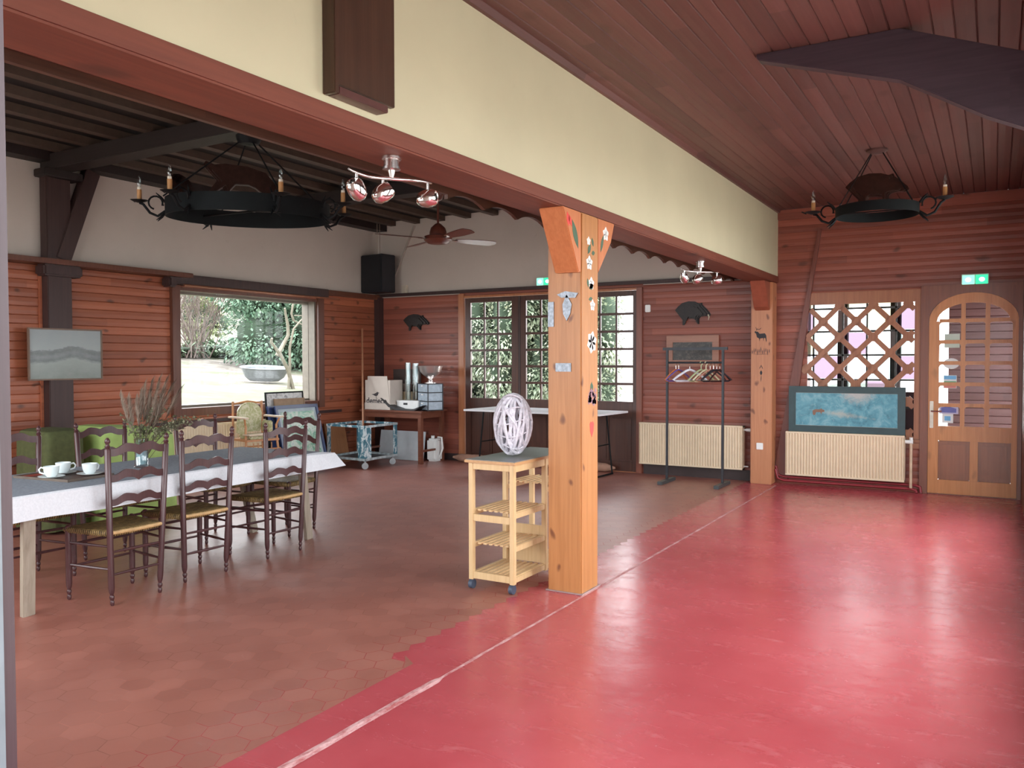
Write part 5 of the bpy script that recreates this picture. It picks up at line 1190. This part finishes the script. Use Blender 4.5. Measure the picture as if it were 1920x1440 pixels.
animal(ch, deer, .72, vr, (math.cos(vr)*-.05, math.sin(vr)*-.05, .22))
boarP = [(x, z) for x, z in boar]
animal(ch, boarP, .6, vr+1.2, (math.cos(vr)*-.55, math.sin(vr)*-.55, .17))
MB().tube([(-.68*math.cos(vr+2.2), -.68*math.sin(vr+2.2), 0), (.68*math.cos(vr+2.2), .68*math.sin(vr+2.2), .0)], .010, 6).tube([(-.68*math.cos(vr), -.68*math.sin(vr), .02), (.68*math.cos(vr), .68*math.sin(vr), .02)], .010, 6).build('cross_bar', M_black, ch, smooth=True)
# antlers on the deer head
ch2 = thing('iron_chandelier', 'small iron hoop chandelier with a copper boar under the plank ceiling on the right', 'chandelier', (-.90, 7.85, 2.79))
hoop(ch2, .335, .085, .006, 48)
candle_arm(ch2, .335, PI, .19, .02, .95); candle_arm(ch2, .335, 0, .19, .05, .95)
animal(ch2, boarP, .78, 0, (0, .0, .19), .06)
for sx in (-1, 1):
    for sy in (-1, 1): MB().tube([(sx*.30, sy*.12, .03), (sx*.045, sy*.02, .50)], .005, 6).build('chain', M_black, ch2, smooth=True)
MB().lathe([(0, .49), (.055, .495), (.085, .515), (.085, .529), (0, .529)], n=18, cap=False).build('crown', plain('crown_brown', (.09, .045, .04), .4), ch2, smooth=True)
MB().tube([(-.33, 0, 0), (.33, 0, 0)], .007, 6).build('cross_bar', M_black, ch2, smooth=True)
# ------------------------------------------------------------------ outdoors: garden behind the picture window
def mat_ground():
    t = NT('leaf_strewn_garden'); c = t.coord(); n = t.noise(2.2, 7, c, .7); n2 = t.noise(.35, 3, c, .5)
    col = t.ramp(n, [(.3, (.06, .042, .034)), (.5, (.19, .165, .14)), (.7, (.33, .30, .26))])
    col = t.mix(t.ramp(n2, [(.42, (0, 0, 0)), (.6, (.8, .8, .8))]), col, (.075, .10, .045)); t.set(col, .9); t.bump(n, .5, .05); return t.m
M_gr = mat_ground()
def gz(x): d = max(0, XL-.25-x); return .55+.075*d+.0012*d*d
b = MB(); b.grid(40, 30, lambda u, v: (XL-.25-60*u, -10+60*v, gz(XL-.25-60*u)+.08*mnoise.noise(Vector((u*40, v*30, 0)))))
g_ = b.build('garden_ground', M_gr, smooth=True); g_['kind'] = 'structure'
b = MB(); b.box(XL-.3, 25, D+.2, 60, -.2, -.05); g_ = b.build('paved_ground', plain('pale_paving', (.55, .52, .47), .8, 0, .15, 3)); g_['kind'] = 'structure'
b = MB(); b.box(XR+.15, 30, -25, D+.19, -.2, -.05).box(XL-.3, XR+.15, -25, -1.3, -.2, -.05); g_ = b.build('paved_ground', plain('pale_paving', (.55, .52, .47), .8, 0, .15, 3)); g_['kind'] = 'structure'
def mat_leaf(name, c1, c2):
    t = NT(name); n = t.noise(3.5, 4, t.coord(), .6); t.set(t.ramp(n, [(.3, c1), (.7, c2)]), .55)
    return t.m
def bush(name, label, c, r, n, leafsz, mat, seed, cat='shrub', clumps=14, trunk=True, flat=.25):
    random.seed(seed); t = thing(name, label, cat, (c[0], c[1], c[2]-r[2])); m = MB(); o0 = Vector((0, 0, r[2]))
    cl_ = []
    for k in range(clumps):
        v = Vector((random.gauss(0, 1), random.gauss(0, 1), random.gauss(0, 1))).normalized()*random.uniform(.35, .8); cl_.append((Vector((v.x*r[0], v.y*r[1], v.z*r[2])), random.uniform(.32, .5)))
    for k in range(n):
        cc, rr = random.choice(cl_); d = Vector((random.gauss(0, 1), random.gauss(0, 1), random.gauss(0, 1))).normalized(); q = random.uniform(.75, 1.05)
        p = o0+cc+Vector((d.x*r[0], d.y*r[1], d.z*r[2]))*rr*q; p.z = max(p.z, .03)
        dd = (d+Vector((random.uniform(-.7, .7), random.uniform(-.7, .7), random.uniform(-.5, .2)))).normalized(); u_, v_ = basis(dd); L = leafsz*random.uniform(.6, 1.4); w_ = L*flat
        i = len(m.v); m.v += [p, p+dd*L*.5+u_*w_, p+dd*L, p+dd*L*.5-u_*w_]; m.f.append((i, i+1, i+2, i+3))
    f = m.build('foliage', mat, t, fix=False); f['kind'] = 'stuff'
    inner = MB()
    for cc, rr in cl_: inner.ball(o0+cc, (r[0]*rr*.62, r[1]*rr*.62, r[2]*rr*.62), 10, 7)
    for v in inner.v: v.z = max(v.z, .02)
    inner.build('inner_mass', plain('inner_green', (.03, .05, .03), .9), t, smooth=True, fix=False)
    if trunk: MB().tube([(0, 0, -.4), (0, 0, r[2]*.9)], [.16, .09], 8).build('trunk', plain('bark', (.14, .11, .09), .9), t, smooth=True)
    return t
M_yew = mat_leaf('yew_leaves', (.09, .18, .12), (.23, .33, .23)); M_hedge = mat_leaf('hedge_leaves', (.17, .25, .16), (.46, .48, .36))
def at(px, py, X):       # where the sight line through a point of the window meets the vertical plane x = X (metres)
    return None
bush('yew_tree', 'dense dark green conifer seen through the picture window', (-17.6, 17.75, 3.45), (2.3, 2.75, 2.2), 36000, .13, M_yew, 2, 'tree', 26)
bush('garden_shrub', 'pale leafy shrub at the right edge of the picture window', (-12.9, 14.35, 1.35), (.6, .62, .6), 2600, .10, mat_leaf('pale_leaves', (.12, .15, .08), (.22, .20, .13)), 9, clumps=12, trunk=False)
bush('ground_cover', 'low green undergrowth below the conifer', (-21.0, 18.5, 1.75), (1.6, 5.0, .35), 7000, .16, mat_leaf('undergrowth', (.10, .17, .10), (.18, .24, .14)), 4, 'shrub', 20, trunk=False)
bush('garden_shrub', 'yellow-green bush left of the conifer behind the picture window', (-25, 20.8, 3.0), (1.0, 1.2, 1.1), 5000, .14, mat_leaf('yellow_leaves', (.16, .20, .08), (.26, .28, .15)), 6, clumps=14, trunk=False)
# bare twiggy bushes
def twig_bush(name, label, c, h, spread, n, mat, seed, r0=.03, cat='shrub', depth=3):
    random.seed(seed); m = MB()
    def grow(p, d, L, r, lev):
        pts = [p]; q = p
        for k in range(4):
            d2 = (d+Vector((random.uniform(-.25, .25), random.uniform(-.25, .25), random.uniform(-.1, .15)))).normalized(); q = q+d2*L/4; pts.append(q); d = d2
        m.tube(pts, [r*(1-.15*k) for k in range(5)], 4, cap=False)
        if lev > 0:
            for k in range(3):
                dd = (d+Vector((random.uniform(-.8, .8), random.uniform(-.8, .8), random.uniform(-.2, .6)))).normalized(); grow(pts[random.randint(2, 4)], dd, L*.68, r*.55, lev-1)
    for k in range(n):
        a = random.random()*2*PI; grow(Vector((c[0]+random.uniform(-.2, .2)*spread, c[1]+random.uniform(-.2, .2)*spread, c[2])), Vector((math.cos(a)*spread*.3, math.sin(a)*spread*.3, 1)).normalized(), h*.5, r0, depth)
    return tag(m.build(name, mat, fix=False), label, cat)
M_twig = plain('pale_twigs', (.14, .105, .09), .8); M_bare = plain('pale_bare_bark', (.16, .145, .11), .8)
twig_bush('bare_bush', 'brown leafless bush at the upper left of the picture window', (-20.5, 16.6, 1.6), 3.6, 1.7, 34, M_twig, 3, .022)
m = MB()
br = lambda pts, r: m.tube([(-13.2+.05*k, y, z) for k, (y, z) in enumerate(pts)], [r*(1-.12*k) for k in range(len(pts))], 6)
br([(13.25, .86), (13.05, 1.30), (12.78, 1.64), (12.47, 1.90), (12.45, 1.98)], .05)
br([(12.78, 1.62), (12.90, 1.84), (13.01, 2.06), (12.95, 2.28), (12.84, 2.50), (12.77, 2.62)], .05)
br([(13.10, .9), (13.10, 1.4), (13.05, 1.8), (13.12, 2.2), (13.28, 2.38), (13.50, 2.58), (13.72, 2.80)], .035)
br([(13.28, 2.38), (13.16, 2.52), (13.16, 2.74)], .03); br([(13.28, 2.38), (13.5, 2.3), (13.78, 2.2)], .018); br([(13.3, 2.5), (13.6, 2.5), (13.8, 2.6)], .014)
tag(m.build('bare_branch', M_bare, smooth=True, fix=False), 'pale bare branching sapling leaning in front of the conifer', 'tree')
# old tub on the grass
tu = MB(); n = 28
def tubring(sx, sy, z): return [Vector((sx*math.cos(2*PI*k/n)*(1.1 if math.cos(2*PI*k/n) > 0 else 1), sy*math.sin(2*PI*k/n), z)) for k in range(n)]
for sx, sy, z in ((0, 0, .0), (.45, .20, .0), (.60, .30, .12), (.72, .36, .38), (.78, .42, .42), (.76, .40, .44), (.68, .33, .40), (.55, .26, .14), (0, 0, .06)): tu.v += tubring(sx, sy, z)
for k in range(8):
    for j in range(n): tu.f.append((k*n+j, k*n+(j+1) % n, (k+1)*n+(j+1) % n, (k+1)*n+j))
o = tu.build('garden_tub', plain('white_enamel', (.17, .185, .20), .35), smooth=True); o.scale = (.70, .70, .72); o.location = (-14.4, 13.52, gz(-14.4)+.02); o.rotation_euler = (.16, .03, math.radians(58)); o.location.z += .035; tag(o, 'old white enamel tub lying on the garden ground', 'tub')
# hedge beyond the french doors
for k, (x, y, zc, rx, rz_, n) in enumerate(((-10.4, 15.8, 1.9, 1.0, 2.6, 22000), (-9.0, 15.6, 2.2, 1.0, 2.8, 22000), (-7.45, 15.8, 1.9, .95, 2.6, 22000), (-12.0, 16.6, 3.0, 1.1, 3.6, 24000))):
    bush('hedge_conifer', 'green conifer beyond the french doors, '+['second from the left', 'third from the left', 'rightmost, beside the bright sky', 'leftmost and tallest'][k], (x, y, zc), (rx, 1.2, rz_), n, .11, M_hedge, 20+k, 'tree', 22, trunk=False, flat=.2)
# porch outside the entry door
M_porch = wood('porch_wood', (.06, .022, .022), (.09, .036, .034), 'x', 'z', .098, .5, .5)
b = MB(); plank_panel(b, D+1.75, 'y', -.52, 2.6, -.05, 3.0, face=-1); b.box(-.52, 2.6, D+1.77, D+1.9, -.05, 3.0)
tag(b.build('porch_wall', M_porch, fix=False), '', '', kind='structure')
for x, lb in ((-1.72, 'left'), (-1.09, 'right')):
    tag(MB().box(x-.06, x+.06, D+1.1, D+1.22, -.05, 3.0).build('porch_post', plain('grey_post', (.10, .10, .10), .6)), 'dark porch post behind the lattice window, the '+lb+' one', 'post', 'porch posts')
b = MB().box(-2.6, 2.6, D+.2, D+1.9, 2.9, 3.0); tag(b.build('porch_roof', M_ceilR), '', '', kind='structure')
